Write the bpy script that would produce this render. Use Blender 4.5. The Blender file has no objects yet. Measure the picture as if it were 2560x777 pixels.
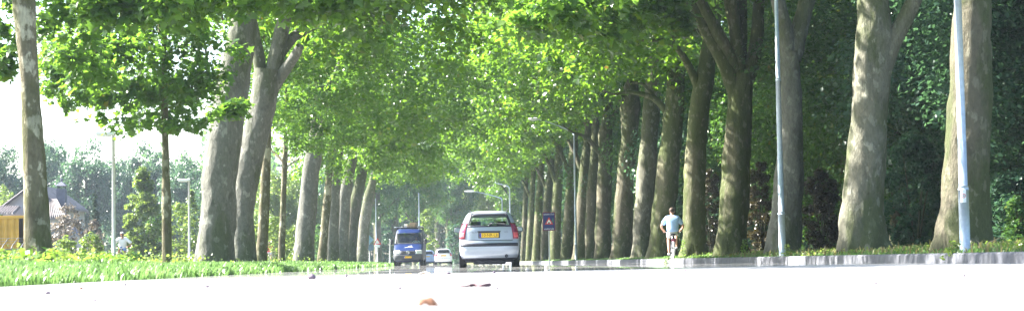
import bpy, bmesh, math, random
import numpy as np
from mathutils import Vector, Matrix, noise as mnoise

R = math.radians
SC = bpy.context.scene
COL = SC.collection
random.seed(7)
rng = np.random.default_rng(11)

# ------------------------------------------------------------------ camera
F = 4800.0
CAMZ = 0.14
VPX, VPY = 1200.0, 655.0
ROLL = 0.017
pitch = math.atan((VPY - 388.5 - (1280 - VPX) * ROLL) / F)
yaw = -math.atan((1280 - VPX) / F)
CAMROT = (Matrix.Rotation(yaw, 4, 'Z') @ Matrix.Rotation(math.pi / 2 + pitch, 4, 'X') @ Matrix.Rotation(-ROLL, 4, 'Z'))
cam_data = bpy.data.cameras.new('camera')
cam = bpy.data.objects.new('camera', cam_data)
COL.objects.link(cam)
cam.matrix_world = Matrix.Translation((0, 0, CAMZ)) @ CAMROT
cam_data.sensor_width = 36
cam_data.lens = F / 2560 * 36
cam_data.clip_start = 0.05
cam_data.clip_end = 6000
cam_data.dof.use_dof = True
cam_data.dof.focus_distance = 58
cam_data.dof.aperture_fstop = 4.0
SC.camera = cam
_R3 = CAMROT.to_3x3()


def at(px, py, d):
    """world point seen at photo pixel (px,py) at distance d along the road axis"""
    v = _R3 @ Vector(((px - 1280) / F, -(py - 388.5) / F, -1.0))
    return Vector((0, 0, CAMZ)) + v * (d / v.y)


def ppm(d):
    return F / d


K = 1.17e-4


def curve(y):
    if y <= 0:
        return 0.0
    if y <= 260:
        return K * y * y
    return K * 260 * 260 + 2 * K * 260 * (y - 260)


PROFILE = [(-1800, 1.0), (-400, .5), (-60, .32), (-20, .2), (-12, .16), (-8, .14), (-6, .11), (-5.0, .05), (-4.12, .0), (-4.07, -.06),
           (7.34, -.06), (7.42, .12), (7.6, .15), (8.4, .22), (10, .3), (14, .38), (60, .6), (400, 1.2), (1800, 2.0)]


def gz(x, y):
    u = x + curve(y)
    for (a, za), (b, zb) in zip(PROFILE, PROFILE[1:]):
        if u <= b:
            return za + (zb - za) * (u - a) / (b - a)
    return PROFILE[-1][1]


# ------------------------------------------------------------------ helpers
def tag(o, label=None, cat=None, group=None, kind=None):
    if label: o['label'] = label
    if cat: o['category'] = cat
    if group: o['group'] = group
    if kind: o['kind'] = kind
    return o


def empty(name, loc, rz=0.0, label=None, cat=None, group=None):
    o = bpy.data.objects.new(name, None)
    COL.objects.link(o)
    o.location = loc
    o.rotation_euler = (0, 0, rz)
    o.empty_display_size = .2
    return tag(o, label, cat, group)


def link(name, me, mats, parent=None, smooth=False):
    o = bpy.data.objects.new(name, me)
    COL.objects.link(o)
    if not isinstance(mats, (list, tuple)): mats = [mats]
    if not me.materials:
        for m in mats: me.materials.append(m)
    if parent is not None: o.parent = parent
    if smooth and len(me.polygons):
        me.polygons.foreach_set('use_smooth', [True] * len(me.polygons))
    return o


def obj(name, bm, mats, parent=None, smooth=False):
    me = bpy.data.meshes.new(name)
    bm.to_mesh(me)
    bm.free()
    return link(name, me, mats, parent, smooth)


def np_mesh(name, verts, faces_flat, loop_tot):
    me = bpy.data.meshes.new(name)
    nv = len(verts)
    me.vertices.add(nv)
    me.vertices.foreach_set('co', np.asarray(verts, dtype=np.float32).ravel())
    me.loops.add(len(faces_flat))
    me.loops.foreach_set('vertex_index', np.asarray(faces_flat, dtype=np.int32))
    n = len(loop_tot)
    me.polygons.add(n)
    lt = np.asarray(loop_tot, dtype=np.int32)
    ls = np.concatenate([[0], np.cumsum(lt)[:-1]]).astype(np.int32)
    me.polygons.foreach_set('loop_start', ls)
    me.polygons.foreach_set('loop_total', lt)
    me.update(calc_edges=True)
    return me


def box(bm, c, s, rot=None, mi=0, bev=0.0):
    r = bmesh.ops.create_cube(bm, size=1.0)
    vs = r['verts']
    bmesh.ops.scale(bm, vec=s, verts=vs)
    if bev:
        es = list({e for v in vs for e in v.link_edges})
        rb = bmesh.ops.bevel(bm, geom=es, offset=bev, segments=2, affect='EDGES', profile=.5)
        vs = list({v for f in rb['faces'] for v in f.verts} | {v for v in vs if v.is_valid})
        # include connected faces
        seen = set(vs)
        for v in list(seen):
            for e in v.link_edges: seen.add(e.other_vert(v))
        vs = list(seen)
    if rot is not None:
        bmesh.ops.rotate(bm, verts=vs, cent=(0, 0, 0), matrix=rot.to_3x3() if hasattr(rot, 'to_3x3') else rot)
    bmesh.ops.translate(bm, verts=vs, vec=c)
    for f in {f for v in vs for f in v.link_faces}: f.material_index = mi
    return vs


def tube(bm, pts, radii, seg=12, cap=True, mi=0, disp=0.0, seed=0.0, fs=1.5, root=0.0):
    """swept tube through pts with radii; optional noise displacement"""
    pts = [Vector(p) for p in pts]
    rings = []
    ref = Vector((0, 1, 0))
    for i, p in enumerate(pts):
        t = (pts[min(i + 1, len(pts) - 1)] - pts[max(i - 1, 0)])
        if t.length < 1e-9: t = Vector((0, 0, 1))
        t.normalize()
        r0 = ref if abs(t.dot(ref)) < .92 else Vector((1, 0, 0))
        a = t.cross(r0).normalized()
        b = t.cross(a).normalized()
        ring = []
        for k in range(seg):
            an = 2 * math.pi * k / seg
            dv = a * math.cos(an) + b * math.sin(an)
            r = radii[i]
            if disp:
                q = p + dv * r
                n1 = mnoise.noise(Vector((q.x * fs + seed, q.y * fs + seed * .7, q.z * fs * .45)))
                n2 = mnoise.noise(Vector((q.x * fs * 3.1 - seed, q.y * fs * 3.1, q.z * fs * 1.6 + seed)))
                r = r * (1 + disp * n1 + disp * .45 * n2)
                if root:
                    hh = max(0.0, 1 - (p.z + .15) / 1.1) ** 2
                    r *= 1 + root * hh * (.25 + math.sin(an * 5 + seed * 3) * .8 + .5 * math.sin(an * 3 + seed))
                    r *= 1 + (.035 + .03 * hh) * mnoise.noise(Vector((q.x * 8 + seed, q.y * 8, q.z * 3.2))) + .02 * mnoise.noise(Vector((q.x * 19, q.y * 19 + seed, q.z * 9)))
                    kn = mnoise.noise(Vector((seed * 5.1, p.z * .9, seed)))
                    r *= 1 + .07 * kn
            ring.append(bm.verts.new(p + dv * r))
        rings.append(ring)
    for i in range(len(rings) - 1):
        for k in range(seg):
            f = bm.faces.new((rings[i][k], rings[i][(k + 1) % seg], rings[i + 1][(k + 1) % seg], rings[i + 1][k]))
            f.material_index = mi
    if cap:
        f = bm.faces.new(rings[0]); f.material_index = mi
        f = bm.faces.new(list(reversed(rings[-1]))); f.material_index = mi


def resample(pts, radii, step):
    """Catmull-Rom resample of a polyline with radii"""
    pts = [Vector(p) for p in pts]
    out, ro = [], []
    n = len(pts)
    for i in range(n - 1):
        p0, p1, p2, p3 = pts[max(i - 1, 0)], pts[i], pts[i + 1], pts[min(i + 2, n - 1)]
        m = max(1, int((p2 - p1).length / step))
        for j in range(m):
            t = j / m
            out.append(.5 * ((2 * p1) + (p2 - p0) * t + (2 * p0 - 5 * p1 + 4 * p2 - p3) * t * t + (-p0 + 3 * p1 - 3 * p2 + p3) * t ** 3))
            ro.append(radii[i] + (radii[i + 1] - radii[i]) * t)
    out.append(pts[-1]); ro.append(radii[-1])
    return out, ro


def ico(bm, c, s, sub=2, mi=0, disp=0.0, seed=0.0):
    r = bmesh.ops.create_icosphere(bm, subdivisions=sub, radius=1.0)
    for v in r['verts']:
        if disp:
            v.co *= 1 + disp * mnoise.noise(v.co * 1.7 + Vector((seed, seed * 2, 0)))
        v.co = Vector((v.co.x * s[0], v.co.y * s[1], v.co.z * s[2])) + Vector(c)
    for f in {f for v in r['verts'] for f in v.link_faces}: f.material_index = mi


def text_mesh(name, s, size, mat, parent, loc, rot, align='CENTER', scale_x=1.0, depth=.001):
    cu = bpy.data.curves.new(name, 'FONT')
    cu.body = s
    cu.size = size
    cu.align_x = align
    cu.align_y = 'CENTER'
    cu.extrude = depth
    tmp = bpy.data.objects.new('tmp', cu)
    COL.objects.link(tmp)
    dg = bpy.context.evaluated_depsgraph_get()
    me = bpy.data.meshes.new_from_object(tmp.evaluated_get(dg))
    bpy.data.objects.remove(tmp)
    bpy.data.curves.remove(cu)
    me.materials.clear()
    o = link(name, me, mat, parent)
    o.location = loc
    o.rotation_euler = rot
    o.scale = (scale_x, 1, 1)
    return o


# ------------------------------------------------------------------ materials
def new_mat(name):
    m = bpy.data.materials.new(name)
    m.use_nodes = True
    nt = m.node_tree
    b = nt.nodes['Principled BSDF']
    return m, nt, b


def lnk(nt, a, b): nt.links.new(a, b)


def noise_node(nt, scale, detail=4, rough=.55, coord='Object', mscale=(1, 1, 1)):
    tc = nt.nodes.new('ShaderNodeTexCoord')
    mp = nt.nodes.new('ShaderNodeMapping')
    mp.inputs['Scale'].default_value = mscale
    lnk(nt, tc.outputs[coord], mp.inputs['Vector'])
    n = nt.nodes.new('ShaderNodeTexNoise')
    n.inputs['Scale'].default_value = scale
    n.inputs['Detail'].default_value = detail
    n.inputs['Roughness'].default_value = rough
    lnk(nt, mp.outputs[0], n.inputs['Vector'])
    return n


def ramp(nt, stops, src):
    r = nt.nodes.new('ShaderNodeValToRGB')
    el = r.color_ramp.elements
    while len(el) < len(stops): el.new(.5)
    for e, (p, c) in zip(el, stops):
        e.position = p
        e.color = (*c, 1)
    lnk(nt, src, r.inputs[0])
    return r


def bump(nt, b, src, strength, dist):
    bp = nt.nodes.new('ShaderNodeBump')
    bp.inputs['Strength'].default_value = strength
    bp.inputs['Distance'].default_value = dist
    lnk(nt, src, bp.inputs['Height'])
    lnk(nt, bp.outputs[0], b.inputs['Normal'])


def simple(name, c, rough=.6, metal=0.0, var=.12, scale=6.0, spec=.4, coat=0.0, bmp=0.0):
    m, nt, b = new_mat(name)
    n = noise_node(nt, scale)
    lo = tuple(x * (1 - var) for x in c)
    hi = tuple(min(1, x * (1 + var)) for x in c)
    r = ramp(nt, [(.3, lo), (.7, hi)], n.outputs['Fac'])
    lnk(nt, r.outputs[0], b.inputs['Base Color'])
    b.inputs['Roughness'].default_value = rough
    b.inputs['Metallic'].default_value = metal
    b.inputs['Specular IOR Level'].default_value = spec
    b.inputs['Coat Weight'].default_value = coat
    b.inputs['Coat Roughness'].default_value = .05
    if bmp: bump(nt, b, n.outputs['Fac'], bmp, .01)
    return m


def bark(name, dark, mid, pale, moss, mossamt, palepos=.6):
    m, nt, b = new_mat(name)
    n1 = noise_node(nt, 2.6, 6, .62, mscale=(1, 1, .55))
    r1 = ramp(nt, [(.30, dark), (.47, mid), (palepos, mid), (palepos + .04, pale), (.85, pale)], n1.outputs['Fac'])
    n2 = noise_node(nt, 1.1, 5, .6, mscale=(1, 1, .35))
    rm = nt.nodes.new('ShaderNodeMapRange')
    rm.inputs['From Min'].default_value = .62 - mossamt * .3
    rm.inputs['From Max'].default_value = .72 - mossamt * .3
    lnk(nt, n2.outputs['Fac'], rm.inputs['Value'])
    n3 = noise_node(nt, 22, 5, .7, mscale=(1, 1, .4))
    mx = nt.nodes.new('ShaderNodeMix'); mx.data_type = 'RGBA'
    mu = nt.nodes.new('ShaderNodeMath'); mu.operation = 'MULTIPLY'
    lnk(nt, rm.outputs[0], mu.inputs[0]); mu.inputs[1].default_value = .8
    lnk(nt, mu.outputs[0], mx.inputs['Factor'])
    lnk(nt, r1.outputs[0], mx.inputs['A'])
    mx.inputs['B'].default_value = (*moss, 1)
    # flaked patches of young pale bark
    n4 = noise_node(nt, 6.5, 3, .5, mscale=(1, 1, .6))
    fl = nt.nodes.new('ShaderNodeMapRange')
    fl.inputs['From Min'].default_value = .595
    fl.inputs['From Max'].default_value = .625
    lnk(nt, n4.outputs['Fac'], fl.inputs['Value'])
    fm = nt.nodes.new('ShaderNodeMath'); fm.operation = 'MULTIPLY'
    lnk(nt, fl.outputs[0], fm.inputs[0]); fm.inputs[1].default_value = .42
    mf = nt.nodes.new('ShaderNodeMix'); mf.data_type = 'RGBA'
    lnk(nt, fm.outputs[0], mf.inputs['Factor'])
    lnk(nt, mx.outputs['Result'], mf.inputs['A'])
    mf.inputs['B'].default_value = (*pale, 1)
    mx = mf
    n5 = noise_node(nt, 4.2, 5, .65, mscale=(1, 1, .3))
    fd = nt.nodes.new('ShaderNodeMapRange')
    fd.inputs['From Min'].default_value = .60
    fd.inputs['From Max'].default_value = .68
    fd.inputs['To Max'].default_value = .55
    lnk(nt, n5.outputs['Fac'], fd.inputs['Value'])
    mg = nt.nodes.new('ShaderNodeMix'); mg.data_type = 'RGBA'
    lnk(nt, fd.outputs[0], mg.inputs['Factor'])
    lnk(nt, mx.outputs['Result'], mg.inputs['A'])
    mg.inputs['B'].default_value = (*dark, 1)
    mx = mg
    # fine streaks
    mx2 = nt.nodes.new('ShaderNodeMix'); mx2.data_type = 'RGBA'; mx2.blend_type = 'MULTIPLY'
    r3 = ramp(nt, [(.32, (.5, .5, .5)), (.62, (1.12, 1.1, 1.06))], n3.outputs['Fac'])
    mx2.inputs['Factor'].default_value = .55
    lnk(nt, mx.outputs['Result'], mx2.inputs['A'])
    lnk(nt, r3.outputs[0], mx2.inputs['B'])
    lnk(nt, mx2.outputs['Result'], b.inputs['Base Color'])
    b.inputs['Roughness'].default_value = .9
    b.inputs['Specular IOR Level'].default_value = .15
    ad = nt.nodes.new('ShaderNodeMath'); ad.operation = 'MULTIPLY_ADD'
    lnk(nt, n3.outputs['Fac'], ad.inputs[0]); ad.inputs[1].default_value = .5
    lnk(nt, n1.outputs['Fac'], ad.inputs[2])
    bump(nt, b, ad.outputs[0], 1.0, .07)
    return m


def leaf(name, c1, c2, trans, tw=.45, autumn=0.0):
    """c1..c2 random per leaf, translucent"""
    m = bpy.data.materials.new(name)
    m.use_nodes = True
    nt = m.node_tree
    nt.nodes.clear()
    out = nt.nodes.new('ShaderNodeOutputMaterial')
    g = nt.nodes.new('ShaderNodeNewGeometry')
    stops = [(0, c1), (.93 - autumn, c2)]
    if autumn:
        stops += [(1 - autumn * .55, (.16, .15, .02)), (1.0, (.22, .10, .02))]
    r = ramp(nt, stops, g.outputs['Random Per Island'])
    d = nt.nodes.new('ShaderNodeBsdfPrincipled')
    d.inputs['Roughness'].default_value = .32
    d.inputs['Specular IOR Level'].default_value = .18 if 'dark' in name or 'wood' in name or 'grass' in name else .45
    lnk(nt, r.outputs[0], d.inputs['Base Color'])
    t = nt.nodes.new('ShaderNodeBsdfTranslucent')
    mlt = nt.nodes.new('ShaderNodeMix'); mlt.data_type = 'RGBA'; mlt.blend_type = 'MIX'
    mlt.inputs['Factor'].default_value = .75
    lnk(nt, r.outputs[0], mlt.inputs['A'])
    mlt.inputs['B'].default_value = (*trans, 1)
    lnk(nt, mlt.outputs['Result'], t.inputs['Color'])
    mx = nt.nodes.new('ShaderNodeMixShader')
    mx.inputs[0].default_value = tw
    lnk(nt, d.outputs[0], mx.inputs[1])
    lnk(nt, t.outputs[0], mx.inputs[2])
    lnk(nt, mx.outputs[0], out.inputs['Surface'])
    return m


def glass(name, tint, alpha):
    m = bpy.data.materials.new(name)
    m.use_nodes = True
    nt = m.node_tree
    nt.nodes.clear()
    out = nt.nodes.new('ShaderNodeOutputMaterial')
    t = nt.nodes.new('ShaderNodeBsdfTransparent')
    t.inputs['Color'].default_value = (*tint, 1)
    g = nt.nodes.new('ShaderNodeBsdfGlossy')
    g.inputs['Roughness'].default_value = .02
    lwt = nt.nodes.new('ShaderNodeLayerWeight')
    lwt.inputs['Blend'].default_value = .5
    pw = nt.nodes.new('ShaderNodeMath'); pw.operation = 'POWER'
    lnk(nt, lwt.outputs['Facing'], pw.inputs[0]); pw.inputs[1].default_value = 5.0
    n = noise_node(nt, 3)
    mr = nt.nodes.new('ShaderNodeMapRange')
    mr.inputs['To Min'].default_value = .02
    mr.inputs['To Max'].default_value = .02 + alpha * .3
    lnk(nt, n.outputs['Fac'], mr.inputs['Value'])
    fr = nt.nodes.new('ShaderNodeMath'); fr.operation = 'MULTIPLY_ADD'
    lnk(nt, pw.outputs[0], fr.inputs[0]); fr.inputs[1].default_value = .8
    lnk(nt, mr.outputs[0], fr.inputs[2])
    mx = nt.nodes.new('ShaderNodeMixShader')
    lnk(nt, fr.outputs[0], mx.inputs[0])
    lnk(nt, t.outputs[0], mx.inputs[1])
    lnk(nt, g.outputs[0], mx.inputs[2])
    lnk(nt, mx.outputs[0], out.inputs['Surface'])
    return m


def carpaint(name, c, metal, rough=.35):
    return simple(name, c, rough, metal, .04, 40, .5, 1.0)


M = {}
M['bark_grey'] = bark('bark_grey', (.074, .076, .064), (.148, .149, .130), (.27, .272, .24), (.076, .092, .046), .4)
M['bark_tan'] = bark('bark_tan', (.080, .079, .059), (.165, .161, .127), (.31, .304, .25), (.082, .10, .044), .55)
M['bark_mossy'] = bark('bark_mossy', (.064, .06, .04), (.135, .13, .085), (.25, .24, .175), (.066, .088, .028), .85, .62)
M['bark_dark'] = bark('bark_dark', (.06, .055, .04), (.118, .108, .078), (.21, .2, .15), (.06, .078, .03), .65, .62)
M['bark_mottled'] = bark('bark_mottled', (.075, .065, .042), (.15, .135, .09), (.40, .38, .29), (.075, .085, .03), .6, .54)
LT = (.24, .46, .03)
M['leaf_plane'] = leaf('leaf_plane', (.012, .042, .011), (.034, .085, .018), LT, .53, .02)
M['leaf_plane_young'] = leaf('leaf_plane_young', (.028, .075, .022), (.07, .145, .03), (.22, .43, .035), .52, .015)
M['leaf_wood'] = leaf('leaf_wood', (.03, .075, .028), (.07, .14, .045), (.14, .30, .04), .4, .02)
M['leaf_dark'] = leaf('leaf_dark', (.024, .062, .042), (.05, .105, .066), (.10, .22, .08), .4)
M['leaf_blue'] = leaf('leaf_blue', (.030, .075, .045), (.06, .13, .07), (.12, .25, .09), .35)
M['leaf_bright'] = leaf('leaf_bright', (.07, .13, .03), (.14, .21, .05), (.3, .42, .06), .45)
M['leaf_lime'] = leaf('leaf_lime', (.065, .16, .022), (.13, .235, .035), (.25, .42, .05), .45)
M['leaf_pink'] = leaf('leaf_pink', (.10, .085, .07), (.19, .16, .135), (.22, .18, .12), .35)
M['leaf_brown'] = leaf('leaf_brown', (.022, .022, .011), (.05, .042, .02), (.09, .07, .02), .3)
M['leaf_conifer'] = leaf('leaf_conifer', (.03, .06, .035), (.05, .09, .05), (.06, .12, .05), .2)
M['grass'] = leaf('grass', (.055, .12, .035), (.13, .21, .075), (.2, .38, .09), .4)
M['grass_dry'] = leaf('grass_dry', (.12, .12, .05), (.26, .23, .12), (.3, .28, .1), .4)

# ground
m, nt, b = new_mat('soil_and_turf')
n = noise_node(nt, .6, 8, .65)
r = ramp(nt, [(.3, (.045, .06, .02)), (.5, (.075, .085, .03)), (.7, (.10, .085, .05))], n.outputs['Fac'])
lnk(nt, r.outputs[0], b.inputs['Base Color'])
b.inputs['Roughness'].default_value = .95
b.inputs['Specular IOR Level'].default_value = .1
bump(nt, b, n.outputs['Fac'], .6, .08)
M['soil'] = m

# road: rough pale asphalt by the camera, mirror gloss further on stands in for the heat mirage
m, nt, b = new_mat('road_asphalt')
n = noise_node(nt, 90, 4, .7)
nl = noise_node(nt, .5, 4, .6)
r = ramp(nt, [(.3, (.27, .265, .265)), (.7, (.40, .395, .39))], n.outputs['Fac'])
r2 = ramp(nt, [(.35, (.86, .86, .88)), (.65, (1, 1, 1))], nl.outputs['Fac'])
mx = nt.nodes.new('ShaderNodeMix'); mx.data_type = 'RGBA'; mx.blend_type = 'MULTIPLY'
mx.inputs['Factor'].default_value = 1
lnk(nt, r.outputs[0], mx.inputs['A']); lnk(nt, r2.outputs[0], mx.inputs['B'])
lnk(nt, mx.outputs['Result'], b.inputs['Base Color'])
b.inputs['Roughness'].default_value = .95
b.inputs['Specular IOR Level'].default_value = 0.0
bump(nt, b, n.outputs['Fac'], .3, .003)
mirage = nt.nodes.new('ShaderNodeBsdfGlossy')
mirage.inputs['Color'].default_value = (.97, .97, .98, 1)
mirage.inputs['Roughness'].default_value = .01
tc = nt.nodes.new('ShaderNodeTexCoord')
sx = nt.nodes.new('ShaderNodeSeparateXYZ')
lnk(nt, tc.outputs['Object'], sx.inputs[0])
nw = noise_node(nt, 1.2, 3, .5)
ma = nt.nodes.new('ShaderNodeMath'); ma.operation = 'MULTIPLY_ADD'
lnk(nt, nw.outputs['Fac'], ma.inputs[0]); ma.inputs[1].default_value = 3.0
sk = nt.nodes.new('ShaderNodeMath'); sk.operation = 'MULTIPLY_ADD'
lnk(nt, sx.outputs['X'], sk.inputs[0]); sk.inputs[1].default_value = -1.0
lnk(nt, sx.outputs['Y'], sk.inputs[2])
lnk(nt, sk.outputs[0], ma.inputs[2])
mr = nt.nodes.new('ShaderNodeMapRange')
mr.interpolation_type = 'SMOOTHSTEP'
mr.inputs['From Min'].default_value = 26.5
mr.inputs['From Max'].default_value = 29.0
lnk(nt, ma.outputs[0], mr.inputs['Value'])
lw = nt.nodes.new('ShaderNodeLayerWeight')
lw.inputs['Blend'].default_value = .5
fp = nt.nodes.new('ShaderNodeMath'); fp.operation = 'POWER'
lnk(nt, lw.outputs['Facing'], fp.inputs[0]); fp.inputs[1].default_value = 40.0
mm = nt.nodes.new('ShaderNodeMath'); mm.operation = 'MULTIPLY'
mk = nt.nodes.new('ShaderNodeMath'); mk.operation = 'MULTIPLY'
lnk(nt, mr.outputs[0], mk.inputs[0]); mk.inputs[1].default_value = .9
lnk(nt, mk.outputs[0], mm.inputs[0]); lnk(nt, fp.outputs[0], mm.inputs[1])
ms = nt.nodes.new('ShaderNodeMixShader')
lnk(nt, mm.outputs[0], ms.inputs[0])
lnk(nt, b.outputs[0], ms.inputs[1]); lnk(nt, mirage.outputs[0], ms.inputs[2])
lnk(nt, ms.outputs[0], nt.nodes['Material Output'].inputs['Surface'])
M['road'] = m

M['kerb'] = simple('kerb_concrete', (.118, .122, .14), .85, 0, .25, 5, .2, 0, .3)
M['joint'] = simple('joint_tar', (.12, .11, .12), .9, 0, .2, 20, .1)
M['galv'] = simple('galvanised_steel', (.40, .47, .55), .55, .35, .12, 14, .4)
M['lamp_grey'] = simple('lamp_grey', (.55, .57, .58), .5, .1, .08, 10)
M['lamp_white'] = simple('lamp_white', (.75, .77, .78), .45, 0, .05, 10)
M['lamp_lens'] = simple('lamp_lens', (.7, .72, .72), .2, 0, .05, 10, .5)
M['silver'] = carpaint('silver_paint', (.38, .42, .52), .3, .4)
M['white_paint'] = carpaint('white_paint', (.74, .75, .77), 0, .3)
M['pale_blue'] = carpaint('pale_blue_paint', (.35, .43, .62), .4, .35)
M['van_blue'] = simple('van_blue_paint', (.003, .017, .095), .45, 0, .04, 40, .3, .1)
M['trim'] = simple('dark_trim', (.022, .024, .04), .55, 0, .2, 20, .4)
M['trim_grey'] = simple('grey_trim', (.045, .05, .06), .6, 0, .15, 20, .4)
M['rubber'] = simple('tyre_rubber', (.02, .02, .022), .8, 0, .2, 30, .3)
M['rim'] = simple('wheel_rim', (.45, .46, .48), .35, .6, .1, 10)
M['interior'] = simple('interior_cloth', (.03, .03, .035), .9, 0, .2, 10, .2)
M['glass'] = glass('car_glass', (.86, .92, .88), .1)
M['glass_dark'] = glass('tinted_glass', (.22, .27, .3), .12)
M['red_lens'] = simple('red_lens', (.20, .012, .045), .2, 0, .15, 12, .5, .6)
M['pink_lens'] = simple('clear_red_lens', (.60, .10, .12), .2, 0, .15, 12, .5, .6)
M['head_lens'] = simple('headlight_lens', (.62, .66, .66), .12, .2, .1, 12, .5, .6)
M['plate_yellow'] = simple('plate_yellow', (.80, .50, .03), .5, 0, .06, 10)
M['plate_blue'] = simple('plate_blue', (.02, .06, .45), .5, 0, .06, 10)
M['plate_ink'] = simple('plate_ink', (.03, .022, .01), .6, 0, .1, 10)
M['chrome'] = simple('chrome', (.7, .72, .75), .15, .9, .05, 10)
M['mirror_glass'] = simple('mirror_glass', (.2, .28, .36), .05, .9, .05, 10)
M['badge_grey'] = simple('badge_grey', (.2, .22, .28), .4, .5, .1, 10)
M['logo_white'] = simple('logo_white', (.72, .73, .75), .5, 0, .05, 10)
M['wood'] = simple('weathered_wood', (.3, .23, .15), .8, 0, .25, 8)
M['alu'] = simple('aluminium', (.62, .63, .64), .4, .7, .1, 10)
M['skin'] = simple('skin', (.50, .28, .19), .55, 0, .08, 12)
M['skin_dark'] = simple('tanned_skin', (.30, .15, .09), .55, 0, .08, 12)
M['hair_brown'] = simple('brown_hair', (.05, .032, .02), .7, 0, .25, 60)
M['hair_black'] = simple('black_hair', (.014, .012, .012), .7, 0, .25, 60)
M['shirt_pale'] = simple('pale_blue_shirt', (.40, .58, .95), .85, 0, .06, 8, .2, 0, .4)
M['shirt_white'] = simple('white_shirt', (.78, .79, .82), .85, 0, .06, 8, .2, 0, .4)
M['shirt_red'] = simple('red_shirt', (.62, .04, .06), .85, 0, .08, 8, .2)
M['shorts_pale'] = simple('pale_shorts', (.52, .54, .55), .85, 0, .1, 8, .2)
M['shorts_blue'] = simple('blue_shorts', (.12, .24, .5), .85, 0, .1, 8, .2)
M['shoe'] = simple('shoe', (.5, .5, .55), .7, 0, .1, 12)
M['bike_dark'] = simple('bike_frame_dark', (.04, .045, .07), .4, .2, .1, 12)
M['bike_white'] = simple('bike_mudguard_white', (.74, .72, .78), .4, 0, .06, 12)
M['eye'] = simple('eye_dark', (.01, .01, .012), .3, 0, .05, 10)
M['lip'] = simple('lip', (.34, .13, .11), .5, 0, .05, 10)
M['sign_blue'] = simple('sign_blue', (.018, .03, .15), .5, 0, .1, 12)
M['sign_maroon'] = simple('sign_maroon', (.16, .015, .03), .5, 0, .1, 12)
M['sign_red'] = simple('sign_red', (.55, .03, .03), .5, 0, .1, 12)
M['sign_white'] = simple('sign_white', (.75, .75, .76), .5, 0, .06, 12)
M['sign_green'] = simple('sign_green', (.05, .14, .16), .5, 0, .1, 12)
M['sign_yellow'] = simple('sign_yellow', (.75, .55, .06), .5, 0, .1, 12)
M['sticker'] = simple('sticker_white', (.72, .76, .76), .6, 0, .05, 12)
M['container'] = simple('ochre_container_paint', (.60, .33, .04), .55, 0, .18, 1.2)
M['brick_pale'] = None
M['coping'] = simple('dark_coping', (.10, .105, .11), .8, 0, .2, 6)
M['wire'] = simple('fence_wire', (.2, .21, .22), .6, .5, .1, 12)
M['render_wall'] = simple('rendered_wall', (.40, .38, .41), .9, 0, .08, 1.2)
M['chimney'] = simple('slate_chimney', (.10, .105, .15), .85, 0, .2, 4)
M['fascia'] = simple('dark_fascia', (.07, .06, .07), .7, 0, .15, 6)
M['pane'] = simple('window_pane', (.08, .1, .13), .08, 0, .2, 2, .6)
M['stone'] = simple('pebble_stone', (.15, .115, .15), .8, 0, .25, 25)
M['dead_leaf'] = simple('dry_leaf', (.21, .095, .05), .75, 0, .35, 22)
M['twig'] = simple('dry_twig', (.09, .05, .06), .85, 0, .25, 30)
M['stone_pale'] = simple('pale_grit', (.55, .5, .44), .85, 0, .2, 25)

# pale brick garden wall
m, nt, b = new_mat('pale_brick')
tc = nt.nodes.new('ShaderNodeTexCoord')
mp = nt.nodes.new('ShaderNodeMapping')
mp.inputs['Rotation'].default_value = (R(90), 0, 0)
lnk(nt, tc.outputs['Object'], mp.inputs[0])
br = nt.nodes.new('ShaderNodeTexBrick')
br.inputs['Scale'].default_value = 4.0
br.inputs['Color1'].default_value = (.42, .40, .38, 1)
br.inputs['Color2'].default_value = (.36, .35, .35, 1)
br.inputs['Mortar'].default_value = (.24, .24, .23, 1)
lnk(nt, mp.outputs[0], br.inputs['Vector'])
lnk(nt, br.outputs['Color'], b.inputs['Base Color'])
b.inputs['Roughness'].default_value = .9
M['brick_pale'] = m
# roof tiles
m, nt, b = new_mat('roof_tile')
n = noise_node(nt, 3, 4)
r = ramp(nt, [(.3, (.16, .14, .14)), (.7, (.30, .26, .25))], n.outputs['Fac'])
lnk(nt, r.outputs[0], b.inputs['Base Color'])
b.inputs['Roughness'].default_value = .75
M['tile'] = m

# ------------------------------------------------------------------ world, sun
SUN_AZ, SUN_EL = -72.0, 38.0     # azimuth from +Y (road axis), negative = to the left
w = bpy.data.worlds.new('World')
SC.world = w
w.use_nodes = True
wn = w.node_tree
sky = wn.nodes.new('ShaderNodeTexSky')
sky.sky_type = 'NISHITA'
sky.sun_disc = False
sky.sun_elevation = R(SUN_EL)
sky.sun_rotation = R(SUN_AZ)
sky.air_density = 1.0
sky.dust_density = 1.6
sky.ozone_density = 1.0
bgd = wn.nodes['Background']
bgd.inputs['Strength'].default_value = .075
wn.links.new(sky.outputs[0], bgd.inputs['Color'])
sd = bpy.data.lights.new('sun', 'SUN')
sd.energy = 5.0
sd.angle = R(.53)
sd.color = (1.0, .955, .88)
sun = bpy.data.objects.new('sun', sd)
COL.objects.link(sun)
sdir = Vector((math.sin(R(SUN_AZ)) * math.cos(R(SUN_EL)), math.cos(R(SUN_AZ)) * math.cos(R(SUN_EL)), math.sin(R(SUN_EL))))
sun.rotation_euler = sdir.to_track_quat('Z', 'Y').to_euler()
sun.location = (-40, 20, 60)

SC.view_settings.view_transform = 'Standard'
SC.view_settings.look = 'None'
SC.view_settings.gamma = 1.0
SC.view_settings.use_curve_mapping = False
SC.view_settings.exposure = 2.88
cy = SC.cycles
cy.max_bounces = 8
cy.diffuse_bounces = 4
cy.glossy_bounces = 4
cy.transmission_bounces = 6
cy.transparent_max_bounces = 10
cy.caustics_reflective = False
cy.caustics_refractive = False
cy.sample_clamp_indirect = 6
cy.use_denoising = True
try:
    cy.denoiser = 'OPENIMAGEDENOISE'
except Exception:
    pass

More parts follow.
